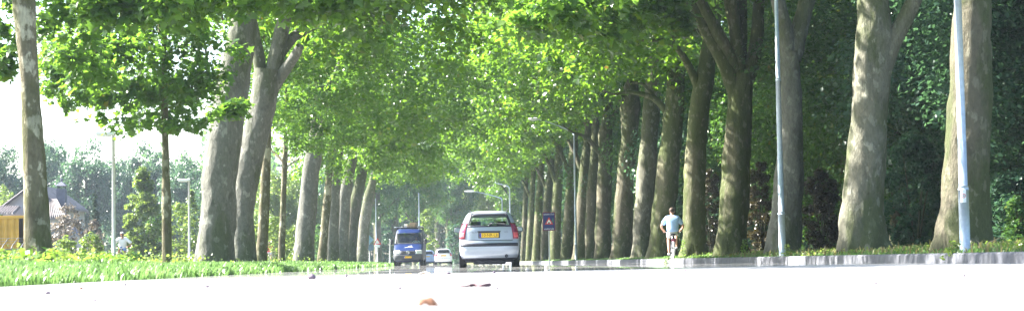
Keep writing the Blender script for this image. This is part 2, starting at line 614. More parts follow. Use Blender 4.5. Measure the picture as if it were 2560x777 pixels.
# ------------------------------------------------------------------ ground, road, kerb
ys = [-300, -100, -30, -10] + list(range(0, 261, 5)) + [300, 400, 600, 1000, 1800]


def strip(name, us, zs, mat, y0=-1e9, y1=1e9, kind='structure', bumpy=0.0):
    bm = bmesh.new()
    yy = [y for y in ys if y0 <= y <= y1]
    rows = [[bm.verts.new((u - curve(y), y, z)) for u, z in zip(us, zs)] for y in yy]
    for a, b_ in zip(rows, rows[1:]):
        for i in range(len(us) - 1):
            bm.faces.new((a[i], a[i + 1], b_[i + 1], b_[i]))
    bmesh.ops.recalc_face_normals(bm, faces=bm.faces)
    o = obj(name, bm, mat)
    o['kind'] = kind
    return o


strip('ground', [p[0] for p in PROFILE], [p[1] for p in PROFILE], M['soil'])
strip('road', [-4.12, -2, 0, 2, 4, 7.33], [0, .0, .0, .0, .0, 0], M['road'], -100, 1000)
# flush concrete strip along the left edge with its tar joint
bm = bmesh.new()
for yy0 in np.arange(4, 24, 2.0):
    vs = [bm.verts.new((x, y, .004)) for x, y in ((-2.62, yy0), (-2.575, yy0), (-2.575, yy0 + 2), (-2.62, yy0 + 2))]
    bm.faces.new(vs)
bmesh.ops.remove_doubles(bm, verts=bm.verts, dist=.0005)
o = obj('road_joint', bm, M['joint']); o['kind'] = 'structure'
# kerb of concrete blocks
bm = bmesh.new()
prof = [(7.315, -.05), (7.325, .13), (7.345, .152), (7.37, .16), (7.47, .162), (7.475, -.05)]
y = -12.0
while y < 255:
    n_ = 2 if y < 120 else 2
    L = 1.0 if y < 90 else 4.0
    a = [bm.verts.new((u - curve(y + .006), y + .006, z)) for u, z in prof]
    b_ = [bm.verts.new((u - curve(y + L - .006), y + L - .006, z)) for u, z in prof]
    for i in range(len(prof) - 1):
        bm.faces.new((a[i], a[i + 1], b_[i + 1], b_[i]))
    bm.faces.new(list(reversed(a))); bm.faces.new(b_)
    y += L
bmesh.ops.recalc_face_normals(bm, faces=bm.faces)
o = obj('kerb', bm, M['kerb'])
tag(o, kind='structure')
strip('cycle_path', [-16.5, -13.0], [.20, .20], simple('path_asphalt', (.2, .19, .19), .9), 20, 255)

# ------------------------------------------------------------------ leaves
PLANE_LEAF = np.array([(0, 0, 0), (.10, -.05, .02), (.42, -.12, .05), (.30, .12, .03), (.52, .34, .07), (.26, .38, .02), (.16, .56, .01), (0, .86, -.04),
                       (-.16, .56, .01), (-.26, .38, .02), (-.52, .34, .07), (-.30, .12, .03), (-.42, -.12, .05), (-.10, -.05, .02), (0, .28, -.03)], dtype=np.float64)
PLANE_FACES = [(14, i, i + 1) for i in range(0, 13)] + [(14, 13, 0)]
KITE = np.array([(0, -.45, 0), (.42, .02, .08), (0, .55, 0), (-.42, .02, .08)], dtype=np.float64)
KITE_FACES = [(0, 1, 2), (0, 2, 3)]
NARROW = np.array([(0, -.5, 0), (.17, 0, .04), (0, .55, 0), (-.17, 0, .04)], dtype=np.float64)


def leaves_mesh(name, P, N, S, tv, tf):
    """P centres, N normals, S sizes"""
    n = len(P)
    N = N / np.linalg.norm(N, axis=1, keepdims=True)
    a = rng.normal(size=(n, 3))
    a -= (a * N).sum(1, keepdims=True) * N
    a /= np.linalg.norm(a, axis=1, keepdims=True)
    b = np.cross(N, a)
    V = (P[:, None, :] + S[:, None, None] * (tv[None, :, 0, None] * b[:, None, :] + tv[None, :, 1, None] * a[:, None, :] + tv[None, :, 2, None] * N[:, None, :]))
    k = len(tv)
    tfa = np.array(tf)
    Fc = (np.arange(n) * k)[:, None, None] + tfa[None]
    Fc = Fc.reshape(-1)
    return np_mesh(name, V.reshape(-1, 3), Fc, np.full(n * len(tf), 3))


def clump_points(center, rad, n, flat=.7):
    """leaves on the outside of a soft clump"""
    d = rng.normal(size=(n, 3))
    d /= np.linalg.norm(d, axis=1, keepdims=True)
    r = rng.random(n) ** .45
    return np.asarray(center) + d * r[:, None] * np.array([rad, rad, rad * flat]), d


def crown_points(rx, ry, rz, nclump, per, crad, shell=.5, low=-1.0):
    P, D = [], []
    c = 0
    while c < nclump:
        v = rng.normal(size=3)
        v /= np.linalg.norm(v)
        v *= rng.random() ** shell
        if v[2] < low: continue
        cen = v * np.array([rx, ry, rz])
        rr = crad * rng.uniform(.55, 1.35)
        n = int(per * (rr / crad) ** 2 * rng.uniform(.7, 1.2))
        p, d = clump_points(cen, rr, n)
        P.append(p); D.append(d)
        c += 1
    return np.concatenate(P), np.concatenate(D)


def leafy(name, P, D, size, tv=KITE, tf=KITE_FACES, up=.9, szvar=.5):
    N = D * .6 + np.array([0, 0, up]) + rng.normal(size=D.shape) * .55
    S = size * rng.uniform(1 - szvar, 1 + szvar, len(P))
    return leaves_mesh(name, P, N, S, tv, tf)


# shared crowns of the alley planes
CROWNS = []
for i in range(5):
    P, D = crown_points(6.3, 6.0, 5.4, 145, 160, 1.02, .45, -.85)
    CROWNS.append(leafy('plane_crown_leaves', P, D, .215))
WOOD = []
for i in range(3):
    P, D = crown_points(4.3, 4.3, 5.0, 120, 560, 1.25, .42, -1)
    WOOD.append(leafy('wood_crown_leaves', P, D, .125))
FAR = []
for i in range(3):
    P, D = crown_points(1, 1, 1, 110, 190, .25, .45, -1)
    FAR.append(leafy('far_crown_leaves', P, D, .058))


def crown_obj(me, mat, parent, loc, scale, rz):
    o = bpy.data.objects.new('crown', me)
    COL.objects.link(o)
    if not me.materials: me.materials.append(mat)
    o.parent = parent
    o.location = loc
    o.scale = scale
    o.rotation_euler = (0, 0, rz)
    o.material_slots[0].link = 'OBJECT'
    o.material_slots[0].material = mat
    return o


# ------------------------------------------------------------------ alley trees
def px_path(pp, d, base, dy=0.0):
    pts, rad = [], []
    n = len(pp)
    for i, (x, y, w_) in enumerate(pp):
        dd = d + dy * i / max(1, n - 1)
        p = at(x, y, dd) - base
        pts.append(p); rad.append(w_ / ppm(dd) / 2)
    return pts, rad


def alley_tree(d, trunk, limbs, bk, label, side, crown=None, group='plane trees lining the road', autolimbs=6, seed=0.0, cen=None, cmat='leaf_plane', name='plane_tree', crown_scale=1.0):
    x, y, w_ = trunk[0]
    b0 = at(x, y, d)
    base = Vector((b0.x, d, gz(b0.x, d) - .05))
    root = empty(name, base, 0, label, 'tree', group)
    bm = bmesh.new()
    pts, rad = px_path(trunk, d, base)
    # sink the foot to the ground
    pts = [Vector((pts[0].x, 0, -.15))] + pts if pts[0].z > -.1 else pts
    rad = [rad[0] * 1.06] + rad if len(pts) > len(rad) else rad
    p2, r2 = resample(pts, rad, .075 if d < 62 else .16 if d < 90 else .3)
    tube(bm, p2, r2, 56 if d < 62 else 30 if d < 90 else 16, True, 0, .17, seed + d, 1.5, .2)
    for lb in limbs:
        lp, lr = px_path(lb, d, base, random.uniform(-.8, .8))
        q, s_ = resample(lp, lr, .2)
        tube(bm, q, s_, 12, True, 0, .14, seed + 3.3, 3.0)
    top = pts[-1]; rt = rad[-1]
    if cen is None:
        cz = 10.4 if side < 0 else 12.6
        cen = Vector((pts[-1].x * .4 + (2.4 if side < 0 else -2.4), 0, cz))
    rr = random.Random(int(seed * 10 + d * 7))
    for k in range(autolimbs):
        a = 2 * math.pi * (k + rr.random() * .6) / autolimbs
        reach = rr.uniform(2.2, 4.2) * crown_scale
        e = cen + Vector((math.cos(a) * reach, math.sin(a) * reach, rr.uniform(-1.0, 3.0) * crown_scale))
        s0 = pts[-2].lerp(top, rr.uniform(.3, 1.0))
        mid = s0.lerp(e, .5) + Vector((0, 0, rr.uniform(-.2, .9)))
        q, s_ = resample([s0, mid, e], [rt * .62, rt * .4, .03], .3)
        tube(bm, q, s_, 8, True, 0, .12, seed + k, 3.0)
    obj('trunk', bm, M[bk], root, True)
    if crown is None:
        sc = rr.uniform(.92, 1.1) * crown_scale
        crown_obj(CROWNS[int(seed) % len(CROWNS)], M[cmat], root, cen, (sc, sc, sc * rr.uniform(.9, 1.05)), rr.uniform(0, 6.28))
    elif crown != 'none':
        me = crown(base)
        link('crown', me, M[cmat], root)
    return root


def px_clusters(cl, size, tv, tf, per_m2=None):
    """cl: (px,py,d,rx,ry,rz,nclump,perclump,clumpradius) leaf masses, returned relative to base"""
    def f(base):
        P, D = [], []
        for px, py, d, rx, ry, rz, nc, per, cr in cl:
            p, dd = crown_points(rx, ry, rz, nc, per, cr, .5, -1)
            P.append(p + np.array(at(px, py, d) - base)); D.append(dd)
        return leafy('near_leaves', np.concatenate(P), np.concatenate(D), size, tv, tf)
    return f


GR, GL = 'plane trees in the row beside the kerb', 'plane trees in the row beside the grass verge'
RIGHT = [
    (33.0, [(2410, 645, 152), (2412, 600, 138), (2415, 520, 124), (2418, 400, 112), (2425, 200, 104), (2435, 0, 98), (2445, -300, 85), (2455, -620, 64)], [],
     'bark_dark', 'thick brown plane tree rising behind the lamp post with the white sticker'),
    (41.3, [(2155, 645, 128), (2155, 590, 112), (2158, 500, 102), (2165, 380, 93), (2175, 250, 88), (2183, 150, 92), (2186, 90, 88), (2184, 0, 76), (2178, -200, 62), (2170, -480, 44)],
     [[(2195, 190, 60), (2225, 120, 52), (2252, 70, 44), (2278, 20, 42), (2306, -50, 38), (2345, -180, 30)]],
     'bark_tan', 'broad tan plane tree standing alone between the two tall steel lamp posts'),
    (51.2, [(1957, 650, 100), (1960, 600, 88), (1967, 500, 74), (1974, 400, 64), (1978, 300, 58), (1976, 200, 54), (1975, 130, 54)],
     [[(1972, 150, 42), (1960, 60, 40), (1945, 0, 36), (1930, -140, 30), (1915, -300, 20)], [(1982, 150, 44), (2002, 60, 44), (2022, -20, 40), (2038, -160, 32), (2050, -330, 20)]],
     'bark_grey', 'grey plane tree partly hidden by the jointed steel lamp post'),
    (61.0, [(1830, 648, 92), (1830, 590, 80), (1836, 500, 71), (1842, 400, 68), (1848, 300, 64), (1850, 230, 62), (1857, 185, 58)],
     [[(1845, 240, 46), (1816, 165, 40), (1785, 110, 36), (1755, 60, 32), (1735, 10, 30), (1715, -60, 26), (1690, -160, 18)],
      [(1862, 215, 42), (1885, 140, 36), (1895, 60, 32), (1900, -60, 26), (1910, -200, 18)], [(1765, 85, 18), (1705, 68, 15), (1668, 40, 11)]],
     'bark_mossy', 'mossy plane tree forking wide into a Y, second trunk past the cyclist'),
    (70.2, [(1733, 648, 70), (1735, 590, 59), (1737, 500, 55), (1738, 400, 54), (1745, 300, 52), (1755, 230, 50), (1765, 180, 48), (1778, 100, 40), (1790, 20, 32), (1800, -80, 26)],
     [[(1752, 230, 28), (1728, 178, 20), (1706, 138, 18), (1684, 112, 15), (1655, 100, 11), (1618, 104, 7), (1590, 96, 4)], [(1700, 130, 11), (1680, 80, 9), (1676, 40, 5)]],
     'bark_mossy', 'mossy plane tree just past the right elbow of the cyclist'),
    (80.3, [(1655, 650, 76), (1657, 590, 63), (1663, 500, 57), (1672, 400, 54), (1682, 300, 50), (1690, 200, 48), (1694, 140, 44), (1690, 90, 38), (1685, 30, 30), (1690, -60, 24)],
     [[(1672, 290, 20), (1643, 252, 16), (1606, 236, 13), (1568, 230, 9), (1535, 236, 6), (1510, 228, 3)], [(1640, 248, 10), (1610, 212, 8), (1575, 205, 5)]],
     'bark_mossy', 'yellow mossy plane tree directly behind the left arm of the cyclist'),
    (89.0, [(1602, 650, 57), (1606, 590, 50), (1612, 480, 47), (1620, 380, 44), (1626, 300, 42), (1630, 240, 41), (1635, 190, 36), (1640, 120, 28), (1640, 0, 22)], [],
     'bark_tan', 'pale smooth plane tree left of the cyclist with its left edge brightly lit'),
    (98.5, [(1553, 650, 55), (1556, 580, 48), (1562, 480, 45), (1570, 380, 43), (1576, 310, 43), (1575, 270, 52), (1576, 245, 46), (1580, 190, 30), (1590, 100, 22)],
     [[(1566, 265, 22), (1545, 235, 16), (1525, 205, 11), (1500, 190, 7)]],
     'bark_dark', 'dark plane tree with a swollen knobbly head next to the pale smooth trunk'),
    (108.7, [(1508, 650, 43), (1509, 550, 38), (1512, 450, 36), (1514, 380, 36), (1514, 340, 37), (1520, 290, 28), (1525, 200, 20)],
     [[(1503, 385, 18), (1478, 355, 12), (1455, 338, 8), (1430, 330, 5), (1405, 312, 3)], [(1520, 330, 18), (1540, 280, 13), (1552, 230, 9)]],
     'bark_dark', 'dark plane tree with a bough reaching level toward the slim lamp post'),
    (118.0, [(1476, 650, 31), (1479, 500, 28), (1484, 430, 26), (1488, 350, 22), (1490, 260, 16)], [], 'bark_dark', 'narrow dark plane trunk, second one past the slim lamp post'),
    (126.5, [(1449, 652, 37), (1455, 540, 32), (1462, 440, 28), (1470, 350, 22), (1478, 270, 16)], [[(1460, 450, 14), (1440, 390, 12), (1420, 350, 9)]], 'bark_dark', 'plane trunk right behind the slim lamp post'),
    (137.0, [(1417, 652, 33), (1421, 560, 28), (1428, 460, 26), (1434, 380, 22), (1436, 290, 16)], [[(1428, 450, 12), (1410, 400, 11), (1390, 360, 9), (1368, 328, 6)]], 'bark_mossy', 'plane trunk between the blue warning board and the slim lamp post'),
    (148.0, [(1387, 652, 29), (1390, 560, 25), (1394, 470, 23), (1398, 390, 20), (1400, 300, 15)], [[(1394, 470, 12), (1378, 425, 10), (1360, 385, 7)]], 'bark_mossy', 'plane trunk half covered by the right edge of the blue warning board'),
    (160.0, [(1362, 653, 25), (1365, 560, 22), (1372, 470, 20), (1380, 400, 16), (1384, 320, 12)], [[(1370, 480, 10), (1352, 440, 8), (1335, 410, 6)]], 'bark_dark', 'plane trunk just left of the blue warning board'),
    (171.0, [(1340, 653, 22), (1345, 560, 20), (1350, 480, 18), (1354, 420, 14), (1358, 340, 10)], [], 'bark_mossy', 'thin-looking plane trunk, second one left of the blue warning board'),
    (181.0, [(1322, 654, 18), (1326, 560, 16), (1330, 490, 14), (1334, 420, 11), (1336, 350, 8)], [[(1328, 500, 8), (1316, 470, 7), (1305, 450, 5)]], 'bark_mossy', 'plane trunk near the right mirror of the silver car, third left of the blue board'),
    (190.0, [(1308, 654, 14), (1311, 560, 13), (1314, 490, 12), (1317, 430, 9), (1318, 370, 7)], [], 'bark_dark', 'farthest plane trunk of the kerb row, touching the right mirror of the silver car'),
]
NEAR_R2 = px_clusters([(1385, 20, 46, 1.3, 1.3, .65, 16, 75, .5), (1300, 55, 47, .8, .8, .5, 8, 60, .45), (1480, 40, 48, 1.2, 1, .6, 12, 60, .5)], .21, PLANE_LEAF, PLANE_FACES)
for i, (d, tr, lb, bk, lab) in enumerate(RIGHT):
    t = alley_tree(d, tr, lb, bk, lab, 1, None, GR, 0 if i == 2 else 6, i * 1.37 + 1)
    if i == 1:
        base = t.location
        link('hanging_bough', NEAR_R2(base), M['leaf_plane_young'], t)
    if i == 3:
        link('hanging_bough', px_clusters([(1665, 28, 57, .75, .7, .5, 10, 55, .4), (1710, 75, 57, .4, .4, .3, 5, 40, .3), (1590, 50, 58, .8, .8, .5, 9, 50, .45)], .2, PLANE_LEAF, PLANE_FACES)(t.location), M['leaf_plane_young'], t)

LEFT = [
    (31.0, [(97, 690, 78), (97, 640, 67), (93, 560, 61), (88, 450, 56), (82, 330, 50), (74, 200, 48), (68, 110, 52), (62, 40, 58), (60, 0, 58), (56, -150, 48), (54, -360, 34)],
     [], 'bark_mottled', 'slim mottled plane tree at the frame edge before the ochre container', 1.0),
    (44.2, [(417, 668, 26), (417, 560, 22), (415, 450, 20), (413, 330, 17), (411, 200, 14), (410, 80, 11), (408, -100, 9), (402, -580, 6)], [], 'bark_mottled', 'thin straight sapling with a low leafy crown between two path lamps', .4),
    (54.0, [(538, 672, 108), (538, 620, 96), (545, 540, 91), (551, 450, 88), (561, 350, 86), (576, 250, 82), (591, 170, 74), (605, 90, 66), (615, 0, 56), (620, -150, 46), (625, -300, 34)], [],
     'bark_grey', 'thickest grey plane tree, left one of the leaning pair by the verge', 1.0),
    (60.5, [(610, 672, 74), (608, 600, 63), (609, 500, 60), (621, 420, 60), (638, 340, 64), (655, 270, 68), (666, 210, 70), (672, 175, 72)],
     [[(655, 215, 36), (648, 150, 32), (640, 100, 26), (628, 30, 20), (620, -60, 14)], [(678, 200, 46), (698, 110, 40), (712, 40, 36), (724, -40, 32), (740, -200, 22)],
      [(698, 135, 32), (735, 92, 26), (766, 75, 24), (795, 42, 22), (816, -10, 19), (830, -80, 14)], [(688, 215, 30), (715, 172, 28), (738, 140, 26), (750, 116, 22)]],
     'bark_grey', 'bent plane tree forking into several boughs, right one of the leaning pair', 1.0),
    (66.5, [(650, 672, 33), (656, 600, 30), (660, 520, 27), (664, 440, 24), (668, 360, 20), (672, 230, 14), (675, 120, 9)], [], 'bark_mottled', 'young pale mottled plane tree close behind the leaning pair', .6),
    (75.0, [(703, 672, 19), (706, 560, 15), (711, 440, 13), (715, 330, 11), (718, 200, 8), (720, 120, 5)], [[(711, 410, 7), (690, 385, 5), (670, 372, 3)], [(712, 420, 6), (735, 405, 4), (752, 392, 2)]], 'bark_mottled', 'slender spotted plane sapling just right of the cyclist in red', .42),
    (87.0, [(757, 668, 56), (762, 600, 47), (768, 520, 44), (776, 440, 43), (782, 400, 44), (790, 330, 34), (800, 220, 24)], [[(772, 415, 16), (790, 350, 12), (812, 300, 9)]], 'bark_grey', 'straight thick plane tree right of the spotted sapling', .95),
    (101.0, [(803, 665, 24), (812, 560, 21), (820, 470, 18), (826, 400, 15), (832, 300, 11)], [], 'bark_mottled', 'thinner plane trunk tucked just behind the straight thick one', .7),
    (108.5, [(828, 665, 39), (830, 600, 35), (833, 520, 32), (838, 450, 30), (846, 380, 25), (855, 280, 18)], [], 'bark_grey', 'first of the four crowded leaning plane trunks before the blue van', .9),
    (122.0, [(852, 665, 37), (856, 580, 33), (862, 500, 31), (872, 440, 28), (884, 390, 22), (896, 310, 15)], [], 'bark_grey', 'second of the four crowded leaning plane trunks before the blue van', .9),
    (137.5, [(874, 664, 36), (880, 580, 32), (888, 510, 30), (900, 460, 27), (912, 410, 20), (925, 340, 14)], [], 'bark_dark', 'third of the four crowded leaning plane trunks before the blue van', .9),
    (160.0, [(902, 664, 32), (910, 570, 28), (920, 500, 25), (932, 450, 19), (945, 390, 13)], [], 'bark_tan', 'last and palest of the four crowded leaning plane trunks before the blue van', .9),
]
L1crown = px_clusters([(90, -700, 34, 5.4, 7.5, 3.4, 170, 121, 1.15), (470, 5, 33, 1.7, 1.0, .45, 24, 74, .42), (760, -20, 33.5, 1.6, 1.2, .42, 22, 74, .42), (10, 80, 34, .4, .5, 1.0, 14, 45, .3), (150, 50, 35, .8, .7, .8, 16, 40, .38), (230, 150, 36, .9, .7, .6, 14, 35, .36),
                       (300, 20, 33, .8, .8, .4, 10, 60, .4), (960, -40, 34, 1.2, 1.2, .4, 14, 74, .42)], .165, PLANE_LEAF, PLANE_FACES)
L2crown = px_clusters([(360, 150, 44, 2.2, 1.7, 1.05, 60, 47, .42), (250, 130, 44, 1.35, 1.2, .85, 32, 45, .4), (395, -600, 44, 4.2, 4.2, 2.4, 110, 90, .85), (410, 20, 44, 1.9, 1.6, .9, 40, 49, .45), (500, 230, 43.5, .8, .8, .5, 16, 45, .35),  # the wide high clump is added above the view to shade the kerb
                       (330, 250, 44, .9, .9, .35, 15, 78, .33), (180, 250, 44.5, .6, .6, .3, 10, 42, .28), (140, 190, 44.5, .5, .6, .45, 9, 42, .3), (420, 310, 44, .9, .7, .2, 12, 35, .28), (560, 280, 46, .5, .5, .3, 7, 61, .28), (290, 322, 45, .6, .4, .12, 9, 7, .2), (240, 290, 45, .5, .4, .15, 7, 10, .2)], .14, PLANE_LEAF, PLANE_FACES)
for i, (d, tr, lb, bk, lab, cs) in enumerate(LEFT):
    cen = None
    cr = None
    cm = 'leaf_plane'
    if i == 0: cr = L1crown; cm = 'leaf_plane_young'; cen = Vector((.2, 0, 8))
    if i == 1: cr = L2crown; cm = 'leaf_plane_young'; cen = Vector((0, 0, 4.6))
    if i == 4: cen = Vector((1.2, 0, 7.5)); cm = 'leaf_plane_young'
    if i == 5: cen = Vector((.6, 0, 6.2)); cm = 'leaf_plane_young'
    if i == 7: cen = Vector((1.2, 0, 8.0))
    if i in (2, 3): cen = Vector((4.2, 0, 11.6))
    tl_ = alley_tree(d, tr, lb, bk, lab, -1, cr, GL, {1: 7, 3: 0}.get(i, 5), i * 1.7 + 2, cen, cm, 'plane_tree', cs)
    if i == 1:
        link('hanging_bough', px_clusters([(230, 190, 47, 1.6, 1.2, .95, 46, 24, .42), (440, 235, 47, 1.2, 1.0, .7, 30, 24, .4), (470, 300, 47, .7, .8, .3, 12, 20, .28), (350, 315, 47, .8, .7, .25, 11, 16, .26), (140, 110, 47, .9, .9, .8, 20, 24, .36)], .14, PLANE_LEAF, PLANE_FACES)(tl_.location), M['leaf_plane_young'], tl_)


# ------------------------------------------------------------------ generic trees and shrubs
def gtree(px, d, py_top, wpx, label, mat, bk='bark_dark', crown_low=.25, group=None, X=None, name='broadleaf_tree', stems=1, var=None, trunk_w=None, depth=None):
    p = at(px, 640, d)
    x = p.x if X is None else X
    base = Vector((x, d, gz(x, d) - .05))
    H = at(px, py_top, d).z - base.z
    W = wpx / ppm(d)
    root = empty(name, base, random.uniform(0, 6.28) if False else 0, label, 'tree', group)
    bm = bmesh.new()
    tw = trunk_w or max(.12, H * .018)
    pts = [Vector((0, 0, -.1)), Vector((random.uniform(-.2, .2), 0, H * .35)), Vector((random.uniform(-.3, .3), 0, H * .75))]
    q, s_ = resample(pts, [tw * 1.25, tw, tw * .35], .5)
    tube(bm, q, s_, 10, True, 0, .12, d, 2)
    for k in range(5):
        a = k * 1.3 + d
        z0 = H * random.uniform(.3, .55)
        e = Vector((math.cos(a) * W * .32, math.sin(a) * W * .32, z0 + H * random.uniform(.12, .3)))
        tube(bm, [Vector((0, 0, z0)), Vector((e.x * .5, e.y * .5, z0 * .5 + e.z * .5 + .1)), e], [tw * .5, tw * .33, .03], 7)
    obj('trunk', bm, M[bk], root, True)
    cz = H * (1 + crown_low) / 2
    me = FAR[(var if var is not None else int(px + d)) % 3]
    o = crown_obj(me, M[mat], root, (0, 0, cz), (W / 2.2, (depth or W) / 2.2, H * (1 - crown_low) / 2.15), random.uniform(0, 6.28))
    return root


def shrub(px, d, py_base, py_top, wpx, label, mat, n=1600, leafs=.12, name='shrub', group=None, tv=KITE, shape='round', cat='shrub'):
    p = at(px, py_base, d)
    base = Vector((p.x, d, gz(p.x, d) - .03))
    H = at(px, py_top, d).z - base.z
    W = wpx / ppm(d)
    root = empty(name, base, 0, label, cat, group)
    bm = bmesh.new()
    for k in range(6):
        a = k * 1.05 + px
        e = Vector((math.cos(a) * W * .25, math.sin(a) * W * .25, H * random.uniform(.5, .85)))
        tube(bm, [Vector((math.cos(a) * .05, math.sin(a) * .05, -.05)), e * .5 + Vector((0, 0, .05)), e], [.03, .02, .006], 6)
    obj('stem', bm, M['bark_dark'], root, True)
    P, D = [], []
    nc = 85 if shape == 'round' else 130
    for k in range(nc):
        t = rng.random()
        if shape == 'column':
            prof_ = (math.sin(math.pi * min(1, .12 + t * .88)) ** .6) * (1 - .45 * t)
        elif shape == 'cone':
            prof_ = (1 - t) * 1.0 + .04
        else:
            prof_ = math.sqrt(max(0, 1 - (1.5 * t - .5) ** 2)) if t > .0 else .9
        a = rng.random() * 6.283
        rr = W / 2 * prof_ * rng.random() ** .4
        cr = max(.12, W * .16) * rng.uniform(.7, 1.3) * {'cone': .45, 'column': .6}.get(shape, .72)
        c = (math.cos(a) * rr * .85, math.sin(a) * rr * .85, max(cr * .4, t * H * .96))
        p_, d_ = clump_points(c, cr, n // nc, .8)
        P.append(p_); D.append(d_)
    link('foliage', leafy('shrub_leaves', np.concatenate(P), np.concatenate(D), leafs, tv), M[mat], root)
    return root


# woodland behind the kerb row: each tree its own
WG = 'woodland trees behind the kerb row'
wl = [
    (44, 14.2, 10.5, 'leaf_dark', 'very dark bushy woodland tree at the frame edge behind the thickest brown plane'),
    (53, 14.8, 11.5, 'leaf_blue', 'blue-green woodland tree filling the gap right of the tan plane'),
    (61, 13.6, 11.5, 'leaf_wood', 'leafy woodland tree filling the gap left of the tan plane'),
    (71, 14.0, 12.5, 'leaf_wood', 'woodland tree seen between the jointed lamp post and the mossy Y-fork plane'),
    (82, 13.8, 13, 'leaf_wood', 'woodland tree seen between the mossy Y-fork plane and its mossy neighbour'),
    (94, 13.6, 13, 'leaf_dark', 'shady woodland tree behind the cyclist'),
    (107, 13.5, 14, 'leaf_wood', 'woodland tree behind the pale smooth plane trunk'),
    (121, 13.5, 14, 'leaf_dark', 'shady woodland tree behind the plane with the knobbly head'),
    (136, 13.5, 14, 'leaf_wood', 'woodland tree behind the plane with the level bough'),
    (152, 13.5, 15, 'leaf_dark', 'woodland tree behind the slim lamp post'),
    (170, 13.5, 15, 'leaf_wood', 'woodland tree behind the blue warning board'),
]
WB = []
for i, (d, u, H, mt, lab) in enumerate(wl):
    for row in range(2):
        uu = u + row * 7.5
        dd = d + row * 5
        x = uu - curve(dd)
        base = Vector((x, dd, gz(x, dd) - .05))
        if row == 0:
            root = empty('woodland_tree', base, 0, lab, 'tree', WG)
        else:
            root = empty('woodland_tree', base, 0, 'tall shadowed tree deep in the wood behind the kerb row', 'tree', 'second rank of the wood')
        bm = bmesh.new()
        tube(bm, *resample([Vector((0, 0, -.1)), Vector((.2, 0, H * .4)), Vector((0, .2, H * .8))], [.22, .16, .05], .6), 10, True, 0, .12, d, 2)
        obj('trunk', bm, M['bark_dark'], root, True)
        hz = H / 2 + .4
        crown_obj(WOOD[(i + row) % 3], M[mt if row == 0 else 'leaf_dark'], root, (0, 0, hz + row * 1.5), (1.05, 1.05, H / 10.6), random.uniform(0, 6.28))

def leaf_bank(name, n, u0, u1, y0, y1, z1, size, mat, straight=False):
    yv = rng.uniform(y0, y1, n); u = rng.uniform(u0, u1, n)
    x = u - (0 if straight else K * yv * yv)
    top = np.array([z1 * (.75 + .5 * mnoise.noise(Vector((a * .4, b_ * .16, 2.0)))) for a, b_ in zip(x, yv)])
    z = np.array([gz(a, b_) for a, b_ in zip(x, yv)]) + rng.random(n) ** .8 * top
    P = np.stack([x, yv, z], 1)
    o = link(name, leafy(name, P, rng.normal(size=P.shape), size), mat)
    o['kind'] = 'stuff'
    return o


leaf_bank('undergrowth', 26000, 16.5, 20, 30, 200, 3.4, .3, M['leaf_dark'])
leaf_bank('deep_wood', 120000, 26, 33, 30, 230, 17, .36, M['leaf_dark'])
leaf_bank('end_wood', 45000, -60, 30, 325, 345, 22, .8, M['leaf_wood'], True)
leaf_bank('garden_wood', 24000, -85, -16, 222, 240, 11, .55, M['leaf_blue'], True)
USH = 'undergrowth shrubs at the wood edge'
for (px, d, pb, pt, wp, lab, mt, n, lf) in [
    (2540, 42, 632, 430, 230, 'dark green shrub filling the corner right of the thickest brown plane', 'leaf_dark', 3000, .14),
    (2545, 37, 630, 490, 70, 'small fresh green shrub low at the frame edge', 'leaf_wood', 500, .12),
    (2290, 48, 632, 330, 200, 'dark blue-green shrub between the tan plane and the sticker lamp post', 'leaf_dark', 3200, .14),
    (2060, 56, 634, 420, 120, 'brown-leaved shrub between the jointed lamp post and the tan plane', 'leaf_brown', 2400, .14),
    (1905, 66, 636, 400, 90, 'brown-leaved shrub between the Y-fork plane and the grey plane', 'leaf_brown', 2200, .14),
    (1780, 78, 638, 420, 80, 'reddish brown shrub right of the plane at the elbow of the cyclist', 'leaf_brown', 1800, .14),
    (1695, 92, 640, 480, 60, 'dark shrub in the slit behind the cyclist', 'leaf_dark', 1500, .15),
]:
    shrub(px, d, pb, pt, wp, lab, mt, int(n * 3), lf * .58, 'shrub', USH)

# trees closing the far end of the alley
EG = 'trees closing the far end of the road'
for i, (px, d, pt, wp, lab, mt) in enumerate([
    (945, 215, 330, 150, 'far tree straight above the triangular traffic sign', 'leaf_wood'),
    (990, 235, 340, 140, 'far tree directly behind the roof of the blue van', 'leaf_wood'),
    (1040, 250, 360, 150, 'far tree over the thin pole right of the blue van', 'leaf_plane'),
    (1095, 300, 330, 170, 'far dark-trunked tree above the small white car', 'leaf_wood'),
    (1125, 285, 380, 150, 'far dark-trunked tree between the white car and the silver car', 'leaf_wood'),
    (1165, 310, 350, 160, 'far tree above the left edge of the silver car roof', 'leaf_blue'),
    (1225, 290, 380, 150, 'far tree above the middle of the silver car roof', 'leaf_bright'),
    (1285, 260, 380, 140, 'far tree above the right edge of the silver car roof', 'leaf_plane'),
]):
    gtree(px, d, pt, wp, lab, mt, 'bark_dark', .3, EG, trunk_w=.4)
for (px, d, pb, pt, wp, lab, mt) in [
    (1070, 240, 660, 520, 60, 'pale green bush between the blue van and the white car', 'leaf_bright'),
    (1140, 262, 660, 560, 70, 'dark bush in the gap left of the silver car', 'leaf_dark'),
    (1210, 262, 660, 540, 110, 'bush hidden behind the silver car windows', 'leaf_wood'),
    (960, 225, 660, 560, 70, 'dark bush behind the triangular traffic sign', 'leaf_dark'),
    (1290, 235, 660, 560, 40, 'dark bush past the right flank of the silver car', 'leaf_dark'),
]:
    shrub(px, d, pb, pt, wp, lab, mt, 1600, .3, 'bush', 'bushes at the far end of the road', cat='bush')

